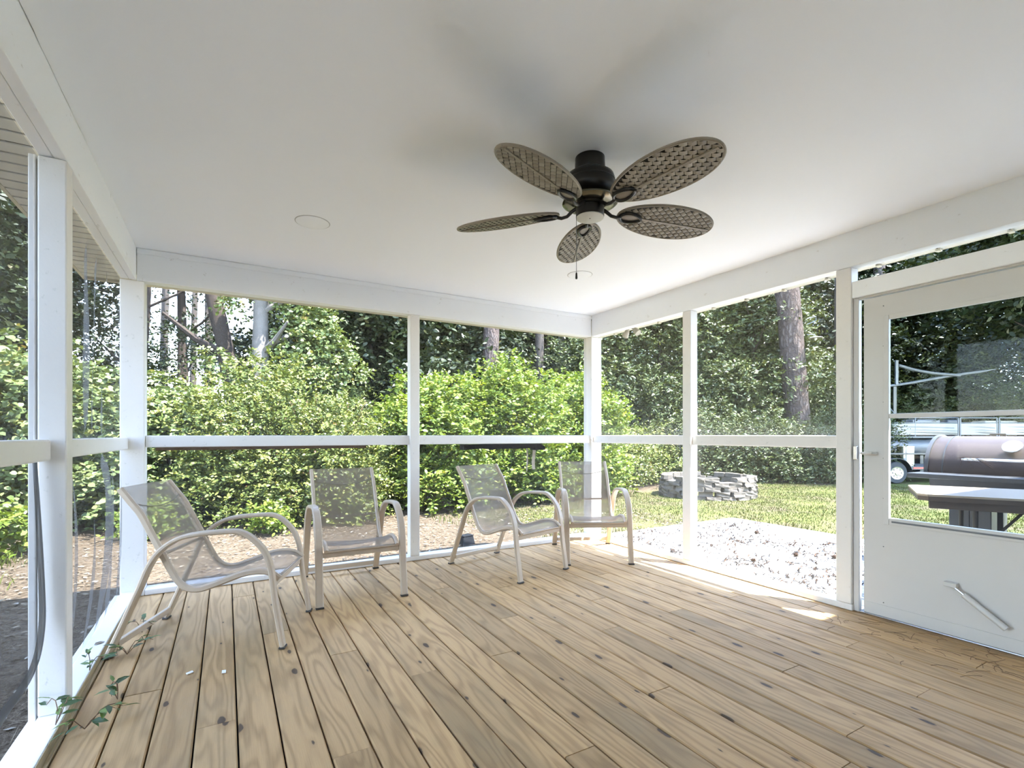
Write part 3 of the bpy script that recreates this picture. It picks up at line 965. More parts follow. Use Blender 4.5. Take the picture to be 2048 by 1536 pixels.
def make_chair_meshes():
    ms = {}
    sh = -0.42
    fr = [(x + sh, z + 0.012) for x, z in FRAME]
    rl = [(x + sh, z) for x, z in RAIL]
    ms['arm_frame_a'] = MB().planar(fr, FYW, 0.050, 0.024).mesh('arm_frame')
    ms['arm_frame_b'] = MB().planar(fr, -FYW, 0.050, 0.024).mesh('arm_frame')
    ms['sling_rail_a'] = MB().planar(rl, RYW, 0.026, 0.034).mesh('sling_rail')
    ms['sling_rail_b'] = MB().planar(rl, -RYW, 0.026, 0.034).mesh('sling_rail')
    # sling sheet
    P = np.array(rl)
    nv = 13

    def fn(U, V):
        idx = U * (len(P) - 1)
        i0 = np.clip(idx.astype(int), 0, len(P) - 2)
        fr_ = (idx - i0)[..., None]
        Q = P[i0] * (1 - fr_) + P[i0 + 1] * fr_
        T = P[i0 + 1] - P[i0]
        T = T / np.linalg.norm(T, axis=-1, keepdims=True)
        sag = 0.020 * (1 - (2 * V - 1) ** 2) * np.sin(np.clip(U * 1.0, 0, 1) * math.pi) ** 0.6
        X = Q[..., 0] + T[..., 1] * sag + 0.0
        Z = Q[..., 1] - T[..., 0] * sag * 1.0
        X = X - 0.012 * (1 - (2 * V - 1) ** 2) * (U < 0.02)
        return X, (V * 2 - 1) * (RYW - 0.004), Z + 0.006
    ms['sling'] = grid_surface('sling', fn, len(P), nv)
    # sewn headrest seam
    seam = []
    for v in np.linspace(0.02, 0.98, 25):
        u = 0.105 + 0.035 * (1 - (2 * v - 1) ** 2)
        x, y, z = fn(np.array([u]), np.array([v]))
        seam.append((float(x[0]) + 0.003, float(y[0]), float(z[0]) + 0.002))
    ms['headrest_seam'] = MB().tube(seam, 0.0028, 6).mesh('headrest_seam')
    # cross bars
    ms['rear_stretcher'] = MB().box(0.026 + sh - 0.010, 0.026 + sh + 0.012, -FYW + 0.024, FYW - 0.024, 0.045, 0.080, 0.005).mesh('rear_stretcher')
    ms['front_stretcher'] = MB().box(0.788 + sh - 0.009, 0.788 + sh + 0.009, -FYW + 0.024, FYW - 0.024, 0.318, 0.352, 0.005).mesh('front_stretcher')
    ms['seat_bar'] = MB().tube([(0.805 + sh, -RYW, 0.362), (0.805 + sh, RYW, 0.362)], 0.010, 10).mesh('seat_bar')
    ms['back_bar'] = MB().tube([(0.215 + sh, -FYW, 0.505), (0.205 + sh, 0, 0.500), (0.215 + sh, FYW, 0.505)], 0.009, 10).mesh('back_bar')
    ms['glide'] = MB().box(-0.016, 0.016, -0.026, 0.026, 0.0005, 0.012, 0.003).mesh('glide')
    for kx in ('arm_frame_a', 'arm_frame_b', 'sling_rail_a', 'sling_rail_b', 'rear_stretcher', 'front_stretcher', 'seat_bar', 'back_bar'):
        ms[kx].materials.append(M['frame_taupe'])
    ms['sling'].materials.append(M['sling'])
    ms['headrest_seam'].materials.append(M['seam_thread'])
    ms['glide'].materials.append(M['glide'])
    return ms


CH = make_chair_meshes()


def chair(x, y, deg, label):
    t = tag(empty('sling_chair', (x, y, 0.0015), math.radians(deg)), label, 'chair', 'taupe sling patio chairs on the porch')
    for kx, nm in (('arm_frame_a', 'arm_frame'), ('arm_frame_b', 'arm_frame'), ('sling_rail_a', 'sling_rail'), ('sling_rail_b', 'sling_rail'),
                   ('rear_stretcher', 'rear_stretcher'), ('front_stretcher', 'front_stretcher'), ('seat_bar', 'seat_bar'), ('back_bar', 'back_bar')):
        link(nm, CH[kx], None, t)
    s = link('sling', CH['sling'], None, t)
    link('headrest_seam', CH['headrest_seam'], None, s)
    for lx in (-0.42, 0.425):
        for ly in (FYW, -FYW):
            link('glide', CH['glide'], None, t, (lx, ly, 0))
    return t


chair(-0.030, 3.362, -21.0, 'taupe mesh sling chair nearest the left screen wall, turned sideways')
chair(0.825, 3.895, -91.0, 'taupe mesh sling chair facing the viewer left of the back wall post')
chair(2.125, 3.800, -73.8, 'taupe mesh sling chair right of the back wall post, angled right')
chair(3.045, 3.815, -116.8, 'taupe mesh sling chair in the far corner beside the sunny deck')

# ------------------------------------------------------------------ small things on the porch floor
def leaf_card(L, W, fold=0.25):
    vs = [(0, 0, 0), (L * 0.35, W / 2, fold * W * 0.5), (L * 0.7, W * 0.36, fold * W * 0.4), (L, 0, -0.05 * L), (L * 0.7, -W * 0.36, fold * W * 0.4), (L * 0.35, -W / 2, fold * W * 0.5), (L * 0.35, 0, 0), (L * 0.7, 0, 0)]
    fs = [(0, 6, 1), (1, 6, 7, 2), (2, 7, 3), (0, 5, 6), (5, 4, 7, 6), (4, 3, 7)]
    return vs, fs


def vine_sprig(x, y, z, n, spread, seed, label):
    rg = random.Random(seed)
    t = tag(empty('vine_sprig', (x, y, z)), label, 'vine', 'vine sprigs growing up through the porch edge')
    st = MB()
    spots = []
    for s in range(max(3, n // 3)):
        a = rg.uniform(0, 6.28)
        L = spread * rg.uniform(0.6, 1.1)
        pts = []
        for q in range(6):
            tt = q / 5
            pts.append((math.cos(a + tt * 0.6) * L * tt, math.sin(a + tt * 0.6) * L * tt, 0.004 + 0.07 * math.sin(tt * 2.4) * rg.uniform(0.8, 1.1)))
            if q >= 1:
                spots.append((pts[-1], a))
        st.tube(pts, [0.0016] * 5 + [0.0008], 5)
    st.build('stem', 'twig', t)
    rg.shuffle(spots)
    for (p, a) in spots[:int(n * 1.6)]:
        L = rg.uniform(0.035, 0.065)
        vs, fs = leaf_card(L, L * 0.42)
        me = MB().add(vs, fs).mesh('leaf')
        rn = me.attributes.new('rnd', 'FLOAT', 'POINT')
        val = rg.random()
        rn.data.foreach_set('value', [val] * len(me.vertices))
        me.materials.append(M['leaf_sprig'])
        link('leaf', me, None, t, p, (rg.uniform(-0.5, 0.5), rg.uniform(-0.5, 0.35), a + rg.uniform(-1.3, 1.3)))


vine_sprig(-0.560, 2.50, 0.044, 9, 0.10, 1, 'leafy vine sprig on the white sill in front of the near left post')
vine_sprig(-0.475, 2.50, 0.004, 10, 0.11, 2, 'leafy vine sprig on the floor edge below the near left post')
vine_sprig(-0.405, 2.71, 0.004, 6, 0.07, 3, 'small vine sprig between two planks right of the near left post')
vine_sprig(-0.552, 3.00, 0.044, 6, 0.07, 4, 'vine sprig lying over the left sill behind the near post')
vine_sprig(-0.445, 3.24, 0.004, 12, 0.12, 5, 'dark vine clump under the rear foot of the leftmost chair')
vine_sprig(-0.42, 3.56, 0.004, 6, 0.08, 6, 'pale vine sprig behind the rear foot of the leftmost chair')
for i, (x, y, lab) in enumerate(((-0.150, 2.851, 'left one of two white paper flecks on the planks'), (-0.008, 2.782, 'right one of two white paper flecks on the planks'))):
    m = MB().box(-0.016, 0.014, -0.009, 0.009, 0.0005, 0.006, 0.002)
    m.v = [(a, b + 0.004 * math.sin(a * 160), c_) for a, b, c_ in m.v]
    tag(m.build('paper_fleck', 'paper_fleck', None, (x, y, 0.0012), (0, 0, 0.3 + i)), lab, 'litter', 'white flecks on the floor')
vs, fs = leaf_card(0.055, 0.030)
tag(MB().add(vs, fs).build('dry_leaf', 'dry_leaf', None, (-0.60, 3.36, 0.0455), (0, 0, 0.8)), 'grey dry leaf lying on the left sill', 'leaf')
vs, fs = leaf_card(0.03, 0.016)
tag(MB().add(vs, fs).build('dry_leaf', 'paper_fleck', None, (2.62, 0.62, 0.002), (0, 0, 2.0)), 'tiny pale scrap on the planks near the door', 'leaf')
# pine needles blown in at the door
ndl = MB()
rg = random.Random(9)
for i in range(42):
    x, y = rg.uniform(2.95, 3.50), rg.uniform(0.9, 1.72)
    if x < 3.2 and rg.random() < 0.6:
        x += 0.25
    a, cv, L = rg.uniform(0, 6.28), rg.uniform(-1.2, 1.2), rg.uniform(0.05, 0.13)
    pts = [(x + math.cos(a + cv * t) * L * t, y + math.sin(a + cv * t) * L * t, 0.003 + 0.004 * t * (1 - t)) for t in (0, .33, .66, 1)]
    ndl.tube(pts, 0.0011, 4)
o = ndl.build('pine_needles', 'twig')
tag(o, 'thin brown pine needles scattered on the planks by the door', 'pine needles', kind='stuff')

# ------------------------------------------------------------------ outdoor deck
deck = tag(empty('floor_deck', (0, 0, -0.02)), 'bleached wooden sun deck outside the right wall', 'deck', kind='structure')
x = 3.64
i = 0
while x < 6.16:
    ya = -1.8
    MB().box(-0.066, 0.066, -3.20, 3.20, -0.026, 0, 0.004).build('plank', 'deck', deck, (x + 0.0715, ya + 3.20 - 0.02 + 0.0 + random.uniform(-0.006, 0.006), 0))
    x += 0.143
    i += 1
bx('under_plank_slab', 'rawwood', deck, 3.72, 6.20, -1.7, 4.50, -0.28, -0.0265, 0)
bx('rim_board', 'deck', deck, 6.215, 6.25, -1.8, 4.56, -0.20, -0.028, 0.003)

rng = np.random.default_rng(21)


def needles(n, xr, yr, z, seed, lmin, lmax, w, rot_bias=None):
    rg = np.random.default_rng(seed)
    x = rg.uniform(*xr, n)
    y = rg.uniform(*yr, n)
    keep = np.array([mnoise.noise(Vector((a * 1.6, b * 1.6, seed))) + 0.33 * rg.random() > 0.02 for a, b in zip(x, y)])
    x, y = x[keep], y[keep]
    n = len(x)
    a = rg.uniform(0, 6.28, n) if rot_bias is None else rg.normal(rot_bias, 0.9, n)
    cv = rg.uniform(-1.4, 1.4, n)
    L = rg.uniform(lmin, lmax, n)
    segs = 4
    V = np.zeros((n, (segs + 1) * 2, 3))
    for s in range(segs + 1):
        t = s / segs
        cx_, cy_ = x + np.cos(a + cv * t) * L * t, y + np.sin(a + cv * t) * L * t
        nx, ny = -np.sin(a + cv * t), np.cos(a + cv * t)
        zz = z + 0.004 + 0.012 * rg.random(n) * t * (1 - t) * 4
        V[:, 2 * s] = np.stack([cx_ - nx * w, cy_ - ny * w, zz], 1)
        V[:, 2 * s + 1] = np.stack([cx_ + nx * w, cy_ + ny * w, zz + 0.001], 1)
    base = (np.arange(n) * (segs + 1) * 2)[:, None]
    F = np.concatenate([np.stack([base[:, 0] + 2 * s, base[:, 0] + 2 * s + 2, base[:, 0] + 2 * s + 3, base[:, 0] + 2 * s + 1], 1) for s in range(segs)])
    R = np.repeat(rg.random(n), (segs + 1) * 2)
    return V.reshape(-1, 3), F, R


V, F, R = needles(2300, (3.70, 6.1), (1.6, 4.45), -0.02, 4, 0.06, 0.26, 0.0050, 1.8)
o = link('pine_straw', fast_mesh('pine_straw', V, F, {'rnd': R}), 'needle_bits')
tag(o, 'loose brown pine straw scattered over the bleached deck', 'pine straw', kind='stuff')


def pine_cone(x, y, z, s, rz, label):
    rg = random.Random(int(x * 100))
    m = MB()
    m.lathe([(0.2 * s, -0.9 * s), (0.55 * s, -0.7 * s), (0.62 * s, -0.2 * s), (0.5 * s, 0.4 * s), (0.2 * s, 0.9 * s)], 10)
    t = tag(empty('pine_cone', (x, y, z), rz), label, 'pine cone', 'pine cones on the deck')
    m.v = [(c_, b, a + 0.62 * s) for a, b, c_ in m.v]
    m.build('core', 'cone_brown', t)
    for q in range(26):
        u = -0.85 + 1.7 * q / 25
        r = s * (0.62 - 0.35 * max(0, u))
        a = q * 2.4
        p = Vector((u * s, math.cos(a) * r, 0.62 * s + math.sin(a) * r))
        if p.z < 0.1 * s:
            continue
        d = Vector((0.4, math.cos(a), math.sin(a))).normalized()
        e = d.cross(Vector((1, 0, 0))).normalized() * 0.22 * s
        tip = p + d * 0.35 * s
        MB().add([p - e, p + e, tip + e * 0.6, tip - e * 0.6, p - e + Vector((-.08 * s, 0, 0)), p + e + Vector((-.08 * s, 0, 0))],
                 [(0, 1, 2, 3), (4, 3, 2, 5), (0, 3, 4), (1, 5, 2)]).build('scale', 'cone_brown', t)


for x, y, s, rz, lab in ((3.842, 3.513, 0.026, 0.3, 'pine cone on the deck left of the middle right wall post'),
                         (5.436, 3.69, 0.025, 1.0, 'reddish pine cone far out on the deck'),
                         (4.207, 2.891, 0.025, 2.0, 'pine cone on the deck just right of the middle right wall post'),
                         (4.741, 2.807, 0.025, 0.6, 'pine cone in the middle of the deck'),
                         (4.974, 2.583, 0.025, 1.6, 'pine cone on the deck beside the door post')):
    pine_cone(x, y, -0.02, s, rz, lab)

# ------------------------------------------------------------------ yard ground
ground_rng = np.random.default_rng(2)
gx = np.concatenate([np.linspace(-30, -6, 13)[:-1], np.linspace(-6, 20, 105)[:-1], np.linspace(20, 60, 14)])
gy = np.concatenate([np.linspace(-25, 0, 14)[:-1], np.linspace(0, 18, 73)[:-1], np.linspace(18, 60, 14)])
GX, GY = np.meshgrid(gx, gy, indexing='ij')
GZ = np.zeros_like(GX)
TF = np.zeros_like(GX)


def gheight(x, y):
    return -0.30 + 0.035 * mnoise.noise(Vector((x * 0.35, y * 0.35, 0.0))) + 0.012 * mnoise.noise(Vector((x * 1.7, y * 1.7, 3.0)))


def turfness(x, y):
    """1 on the lawn right of the porch, 0 under the shrubs and left of it"""
    a = min(1, max(0, (x - 2.6 + 0.25 * (y - 6)) / 2.2))
    b = min(1, max(0, (10.4 + 0.08 * (x - 8) - y) / 1.8)) if x < 14 else min(1, max(0, (9.5 - y) / 1.8))
    v = a * b
    v = max(v, 0.55 * math.exp(-((x + 2.6) / 0.9) ** 2 - ((y - 7.6) / 1.0) ** 2))
    return v


for i in range(len(gx)):
    for j in range(len(gy)):
        GZ[i, j] = gheight(gx[i], gy[j])
        TF[i, j] = turfness(gx[i], gy[j])
ng = len(gy)
ii, jj = np.meshgrid(np.arange(len(gx) - 1), np.arange(ng - 1), indexing='ij')
a_ = (ii * ng + jj).ravel()
me = fast_mesh('yard_ground', np.stack([GX, GY, GZ], -1).reshape(-1, 3), np.stack([a_, a_ + ng, a_ + ng + 1, a_ + 1], 1), {'turf': TF.ravel()}, True)
o = link('yard_ground', me, 'soil')
tag(o, 'yard ground of brown pine straw and thin green lawn', 'ground', kind='structure')


def blades(n, xr, yr, seed, h0, h1, thr):
    rg = np.random.default_rng(seed)
    x = rg.uniform(*xr, n)
    y = rg.uniform(*yr, n)
    keep = np.array([min(0.78, turfness(a, b)) + 0.6 * mnoise.noise(Vector((a * 0.8, b * 0.8, 7.0))) > thr + 0.3 * (q - 0.5) for a, b, q in zip(x, y, rg.random(n))])
    keep &= ~((x < 6.3) & (y < 4.65))
    x, y = x[keep], y[keep]
    n = len(x)
    z = np.array([gheight(a, b) for a, b in zip(x, y)])
    h = rg.uniform(h0, h1, n)
    a = rg.uniform(0, 6.28, n)
    lean = rg.uniform(0.1, 0.8, n) * h
    b2 = rg.uniform(0, 6.28, n)
    wd = rg.uniform(0.004, 0.008, n)
    P = np.stack([x, y, z - 0.01], 1)
    S = np.stack([np.cos(a), np.sin(a), 0 * a], 1) * wd[:, None]
    T = P + np.stack([np.cos(b2) * lean, np.sin(b2) * lean, h], 1)
    Mi = P + np.stack([np.cos(b2) * lean * 0.35, np.sin(b2) * lean * 0.35, h * 0.6], 1)
    V = np.stack([P - S, P + S, Mi + S * 0.8, T, Mi - S * 0.8], 1).reshape(-1, 3)
    base = np.arange(n) * 5
    F = np.concatenate([np.stack([base, base + 1, base + 2], 1), np.stack([base, base + 2, base + 4], 1), np.stack([base + 4, base + 2, base + 3], 1)])
    return V, F, np.repeat(np.clip(rg.beta(1.6, 2.0, n), 0, 1), 5)


V, F, R = blades(120000, (2.6, 16.5), (2.0, 11.5), 8, 0.018, 0.055, 0.60)
o = link('lawn_grass', fast_mesh('lawn_grass', V, F, {'rnd': R}), 'grass_blades')
tag(o, 'short green and straw coloured lawn grass around the deck and fire pit', 'grass', kind='stuff')
V, F, R = blades(30000, (-4.2, 3.2), (5.6, 9.5), 18, 0.05, 0.16, 0.50)
o = link('shade_grass', fast_mesh('shade_grass', V, F, {'rnd': R * 0.7}), 'grass_blades')
tag(o, 'thin grass tufts in the pine straw behind the porch', 'grass', kind='stuff')


def litter(n, xr, yr, seed):
    rg = np.random.default_rng(seed)
    x = rg.uniform(*xr, n)
    y = rg.uniform(*yr, n)
    keep = ~((x > -0.75) & (y < 4.6))
    x, y = x[keep], y[keep]
    n = len(x)
    z = np.array([gheight(a, b) for a, b in zip(x, y)]) + rg.uniform(0.004, 0.03, n)
    a = rg.uniform(0, 6.28, n)
    isn = rg.random(n) < 0.75
    L = np.where(isn, rg.uniform(0.08, 0.20, n), rg.uniform(0.03, 0.07, n))
    W = np.where(isn, 0.0022, L * 0.28)
    d = np.stack([np.cos(a), np.sin(a), rg.uniform(-0.15, 0.15, n)], 1)
    s = np.stack([-np.sin(a), np.cos(a), rg.uniform(-0.3, 0.3, n)], 1) * W[:, None]
    P = np.stack([x, y, z], 1)
    V = np.stack([P - d * L[:, None] / 2, P + s, P + d * L[:, None] / 2, P - s], 1).reshape(-1, 3)
    F = (np.arange(n) * 4)[:, None] + np.array([[0, 1, 2, 3]])
    return V, F, np.repeat(np.where(isn, rg.random(n) * 0.75, rg.random(n) ** 0.6), 4)


V, F, R = litter(42000, (-5.0, 7.0), (0.8, 10.2), 5)
o = link('leaf_litter', fast_mesh('leaf_litter', V, F, {'rnd': R}), 'straw_bits')
tag(o, 'brown pine straw and dead leaves covering the ground behind the porch', 'leaf litter', kind='stuff')

# ------------------------------------------------------------------ things outside the back wall
sh = tag(empty('wall_bracket_shelf', (2.5, 4.55, 1.0)), 'black plastic bracket fixed outside under the back rail, two strips hanging from it', 'bracket')
m = MB()
pr = [(2.03, 1.035), (2.03, 0.998), (2.30, 1.012), (2.305, 1.000), (2.86, 1.006), (2.865, 0.985), (2.985, 0.985), (2.985, 1.018), (2.93, 1.052), (2.03, 1.052)]
vs = [(x - 2.5, y - 4.55, z - 1.0) for y in (4.50, 4.60) for x, z in pr]
n = len(pr)
m.add(vs, [tuple(range(n)), tuple(range(n, 2 * n))[::-1]] + [(i, (i + 1) % n, n + (i + 1) % n, n + i) for i in range(n)])
m.build('bracket_arm', 'black_plastic', sh)
for x, z0, z1, wd, tip in ((2.80, 1.004, 0.745, 0.016, 0.08), (2.885, 0.984, 0.775, 0.036, 0.0)):
    vs, fs = [], []
    for q in range(9):
        t = q / 8
        z = z0 + (z1 - z0) * t
        ww = wd * (1 if t < 0.75 or tip == 0 else 1 - (t - 0.75) * 3.4)
        off = 0.006 * math.sin(t * 5 + x * 20)
        for yy in (4.568, 4.572):
            vs += [(x - ww / 2 + off - 2.5, yy + 0.004 * math.sin(t * 4) - 4.55, z - 1.0), (x + ww / 2 + off - 2.5, yy + 0.004 * math.sin(t * 4) - 4.55, z - 1.0)]
    for q in range(8):
        b = q * 4
        fs += [(b, b + 1, b + 5, b + 4), (b + 2, b + 6, b + 7, b + 3), (b, b + 4, b + 6, b + 2), (b + 1, b + 3, b + 7, b + 5)]
    MB().add(vs, fs).build('hanging_strip', 'tag_strip', sh)

bb = tag(empty('drain_box', (2.74, 6.02, gheight(2.74, 6.02)), 0.25), 'black plastic box on the ground behind the back wall', 'box')
bb.scale = (0.72, 0.72, 0.85)
m = MB()
m.add([(-.14, -.10, 0), (.14, -.10, 0), (.14, .10, 0), (-.14, .10, 0), (-.10, -.07, .13), (.12, -.07, .13), (.12, .08, .13), (-.10, .08, .13)],
      [(0, 3, 2, 1), (4, 5, 6, 7), (0, 1, 5, 4), (1, 2, 6, 5), (2, 3, 7, 6), (3, 0, 4, 7)])
m.build('body', 'black_plastic', bb)
MB().box(-.11, .13, -.08, .09, .131, .145, .004).build('lid', 'black_plastic', bb)

# ------------------------------------------------------------------ fire pit of retaining blocks
fp = tag(empty('fire_pit', (9.95, 8.05, -0.31)), 'round fire pit of stacked grey retaining wall blocks on the lawn', 'fire pit')
blocks = []
for q in range(5):
    rg = random.Random(q)
    bm = bmesh.new()
    bmesh.ops.create_cube(bm, size=1.0)
    bmesh.ops.subdivide_edges(bm, edges=list(bm.edges), cuts=1, use_grid_fill=True)
    for v in bm.verts:
        front = v.co.x > 0.4
        tap = 1.0 if v.co.x > -0.1 else 0.8
        v.co = Vector((v.co.x * 0.21, v.co.y * 0.30 * tap, v.co.z * 0.098))
        if front:
            v.co += Vector((rg.uniform(-0.022, 0.016), rg.uniform(-0.012, 0.012), rg.uniform(-0.008, 0.006)))
    me = bpy.data.meshes.new('block')
    bm.to_mesh(me)
    bm.free()
    me.materials.append(M['stone'])
    blocks.append(me)
rg = random.Random(4)
NB = 19
for c_ in range(5):
    for q in range(NB):
        a = 2 * math.pi * (q + 0.5 * (c_ % 2)) / NB + rg.uniform(-0.03, 0.03)
        R = 0.965 + rg.uniform(-0.03, 0.03) + 0.008 * (2 - c_)
        if c_ == 4 and q in (2, 9, 13):
            continue
        link('block', rg.choice(blocks), None, fp, (R * math.cos(a), R * math.sin(a), 0.052 + c_ * 0.102 + rg.uniform(-0.003, 0.003)),
             (rg.uniform(-0.03, 0.03), rg.uniform(-0.03, 0.03), a + rg.uniform(-0.08, 0.08)))

# ------------------------------------------------------------------ folding table on the deck
tA, tB = Vector((3.95, 1.53)), Vector((4.63, 1.86))
tu = (tB - tA).normalized()
tv = Vector((tu.y, -tu.x))
ft = tag(empty('folding_table', (tA.x, tA.y, -0.02), math.atan2(tv.y, tv.x)), 'brown topped folding table standing on the deck outside the door', 'table')
# local x runs along the long side, local y across (towards the smoker)
m = MB()
TW, TL, c_ = 0.76, 1.80, 0.05
out = [(c_, 0), (TL - c_, 0), (TL, c_), (TL, TW - c_), (TL - c_, TW), (c_, TW), (0, TW - c_), (0, c_)]


def slab(o2, z0, z1):
    b = MB()
    n = len(o2)
    b.add([(x, y, z0) for x, y in o2] + [(x, y, z1) for x, y in o2], [tuple(range(n))[::-1], tuple(range(n, 2 * n))] + [(i, (i + 1) % n, n + (i + 1) % n, n + i) for i in range(n)])
    return b


slab(out, 0.765, 0.778).build('tabletop', 'table_top', ft)
slab([(x, y) for x, y in [(0.004 + c_, 0.004), (TL - c_, 0.004), (TL - 0.004, c_), (TL - .004, TW - c_), (TL - c_, TW - .004), (c_, TW - .004), (.004, TW - c_), (.004, c_)]], 0.735, 0.7645).build('edge_band', 'table_edge', ft)
for ya, yb in ((0.03, 0.055), (TW - 0.055, TW - 0.03)):
    MB().box(0.06, TL - 0.06, ya, yb, 0.685, 0.7345, 0.003).build('apron', 'table_edge', ft)
for x in (0.30, TL - 0.30):
    for y in (0.12, TW - 0.12):
        MB().tube([(x, y, 0.002), (x, y, 0.735)], 0.014, 10).build('leg', 'leg_iron', ft)
    MB().tube([(x, 0.12, 0.30), (x, TW - 0.12, 0.30)], 0.010, 8).build('leg_brace', 'leg_iron', ft)
    MB().tube([(x, TW / 2, 0.30), (x + (0.32 if x < 1 else -0.32), TW / 2, 0.72)], 0.009, 8).build('folding_strut', 'leg_iron', ft)

# ------------------------------------------------------------------ barrel smoker on the deck
smk = tag(empty('barrel_smoker', (5.75, 1.35, -0.02)), 'rusty brown barrel smoker grill with a dial gauge and chrome handle', 'grill')
BR, BZ, BL = 0.31, 0.845, 0.68         # radius, axis height, half length (axis along y)


def half_barrel(a0, a1, R, y0, y1, seg=22):
    b = MB()
    vs, fs = [], []
    for yy in (y0, y1):
        for q in range(seg + 1):
            a = a0 + (a1 - a0) * q / seg
            vs.append((-R * math.cos(a), yy, BZ + R * math.sin(a)))
    for q in range(seg):
        fs.append((q, q + 1, seg + 2 + q, seg + 1 + q))
    fs.append(tuple(range(seg + 1)))
    fs.append(tuple(range(seg + 1, 2 * seg + 2))[::-1])
    fs.append((0, seg + 1, 2 * seg + 1, seg))
    b.add(vs, fs, True)
    return b


half_barrel(math.radians(-8), math.radians(172), BR, -BL, BL).build('lid', 'smoker_paint', smk)
half_barrel(math.radians(172), math.radians(352), BR - 0.008, -BL, BL).build('firebox', 'smoker_black', smk)
half_barrel(math.radians(-8), math.radians(172), BR + 0.012, BL + 0.001, BL + 0.03).build('end_cap', 'smoker_black', smk)
half_barrel(math.radians(-8), math.radians(172), BR + 0.012, -BL - 0.03, -BL - 0.001).build('end_cap', 'smoker_black', smk)
half_barrel(math.radians(-6), math.radians(170), BR + 0.004, BL - 0.105, BL - 0.095).build('lid_seam', 'smoker_black', smk)
MB().box(-0.56, -BR - 0.005, -BL, BL + 0.06, 0.795, 0.835, 0.006).build('front_shelf', 'smoker_black', smk)
hz = BZ + 0.115
MB().tube([(-BR - 0.07, -0.42, hz), (-BR - 0.07, 0.42, hz)], 0.013, 12).build('handle', 'chrome', smk)
for yy in (-0.38, 0.40):
    MB().tube([(-BR + 0.02, yy, hz), (-BR - 0.07, yy, hz)], 0.008, 8).build('handle_bracket', 'chrome', smk)
# dial thermometer
ga = math.radians(40)
gp = Vector((-(BR) * math.cos(ga), 0.14, BZ + BR * math.sin(ga)))
gn = Vector((-math.cos(ga), 0, math.sin(ga)))
gq = gn.to_track_quat('Z', 'Y').to_euler()
gg = MB().lathe([(0.02, 0.0), (0.02, 0.03), (0.060, 0.032), (0.062, 0.046), (0.056, 0.050)], 28).build('thermometer', 'chrome', smk, gp, gq)
MB().lathe([(0.054, 0.0505), (0.053, 0.052)], 28).build('dial', 'gauge_face', gg)
MB().add([(-0.002, 0, 0.0525), (0.002, 0, 0.0525), (0.0006, 0.04, 0.0525), (-0.0006, 0.04, 0.0525), (-0.002, 0, 0.0535), (0.002, 0, 0.0535), (0.0006, 0.04, 0.0535), (-0.0006, 0.04, 0.0535)],
         [(0, 3, 2, 1), (4, 5, 6, 7), (0, 1, 5, 4), (1, 2, 6, 5), (2, 3, 7, 6), (3, 0, 4, 7)]).build('needle', 'boat_black', gg)
MB().tube([(0.05, -0.46, BZ + BR - 0.02), (0.05, -0.46, BZ + BR + 0.36)], 0.045, 18).build('chimney', 'smoker_paint', smk)
MB().tube([(0.02, 0.36, BZ + BR - 0.004), (0.02, 0.36, BZ + BR + 0.018), (0.02, 0.26, BZ + BR + 0.018), (0.02, 0.26, BZ + BR - 0.004)], 0.006, 8).build('lid_loop', 'smoker_paint', smk)
for yy in (-0.48, 0.36, 0.50):
    MB().box(-0.26, -0.20 if yy > 0.4 else -0.13, yy - 0.09, yy + 0.05, 0.001, 0.66, 0.006).build('leg', 'smoker_black', smk)
    MB().box(0.14, 0.24, yy - 0.05, yy + 0.05, 0.001, 0.66, 0.006).build('leg', 'smoker_black', smk)
st = MB()
rg = random.Random(3)
for q in range(9):
    a = rg.uniform(-0.6, 0.6)
    p0 = Vector((-BR - 0.075, 0.40 + rg.uniform(-0.03, 0.05), hz + 0.012))
    st.tube([p0, p0 + Vector((-0.01, -0.04 + a * 0.1, 0.01)), p0 + Vector((-0.03, -0.09 + a * 0.25, -0.03 - 0.05 * rg.random()))], 0.0014, 4)
tag(st.build('straw_tuft', 'cone_brown', None, (5.75, 1.35, -0.02)), 'tuft of dry pine straw caught on the smoker handle', 'pine straw', kind='stuff')

# ------------------------------------------------------------------ trailer, pot and pontoon boat in the back yard
RIGHT = math.atan2(-0.4965, 0.868)
tr = tag(empty('utility_trailer', (18.3, 6.85, -0.30), RIGHT), 'black utility trailer with a red and white reflector strip behind the smoker', 'trailer')
MB().box(-1.6, 2.6, -0.04, 0.04, 0.40, 0.50, 0.006).build('frame_rail', 'boat_black', tr)
MB().box(-1.6, 2.6, 1.36, 1.44, 0.40, 0.50, 0.006).build('frame_rail', 'boat_black', tr)
MB().box(-1.6, 2.6, 0.041, 1.359, 0.45, 0.48, 0).build('bed', 'boat_grey', tr)
MB().box(-0.45, -0.05, -0.046, -0.0405, 0.43, 0.475, 0).build('reflector', 'red_tape', tr)
MB().box(-0.049, 0.22, -0.046, -0.0405, 0.43, 0.475, 0).build('reflector', 'white_tape', tr)
MB().box(-1.5, 2.4, 0.10, 0.14, 0.85, 0.90, 0.005).build('side_rail', 'boat_black', tr)
for xx in (-1.5, 0.6, 2.3):
    MB().box(xx, xx + 0.05, 0.10, 0.14, 0.48, 0.85, 0.005).build('side_post', 'boat_black', tr)
fe = MB()
arc = [(-1.12 + 0.44 * math.cos(a), 0.31 + 0.44 * math.sin(a)) for a in np.linspace(math.radians(0), math.radians(180), 16)]
vs, fs = [], []
for x, z in arc:
    vs += [(x, -0.30, z), (x, -0.045, z), (x, -0.30, z + 0.012), (x, -0.045, z + 0.012)]
for q in range(15):
    b = q * 4
    fs += [(b, b + 1, b + 5, b + 4), (b + 2, b + 6, b + 7, b + 3), (b, b + 4, b + 6, b + 2), (b + 1, b + 3, b + 7, b + 5)]
fe.add(vs, fs).build('fender', 'boat_black', tr)
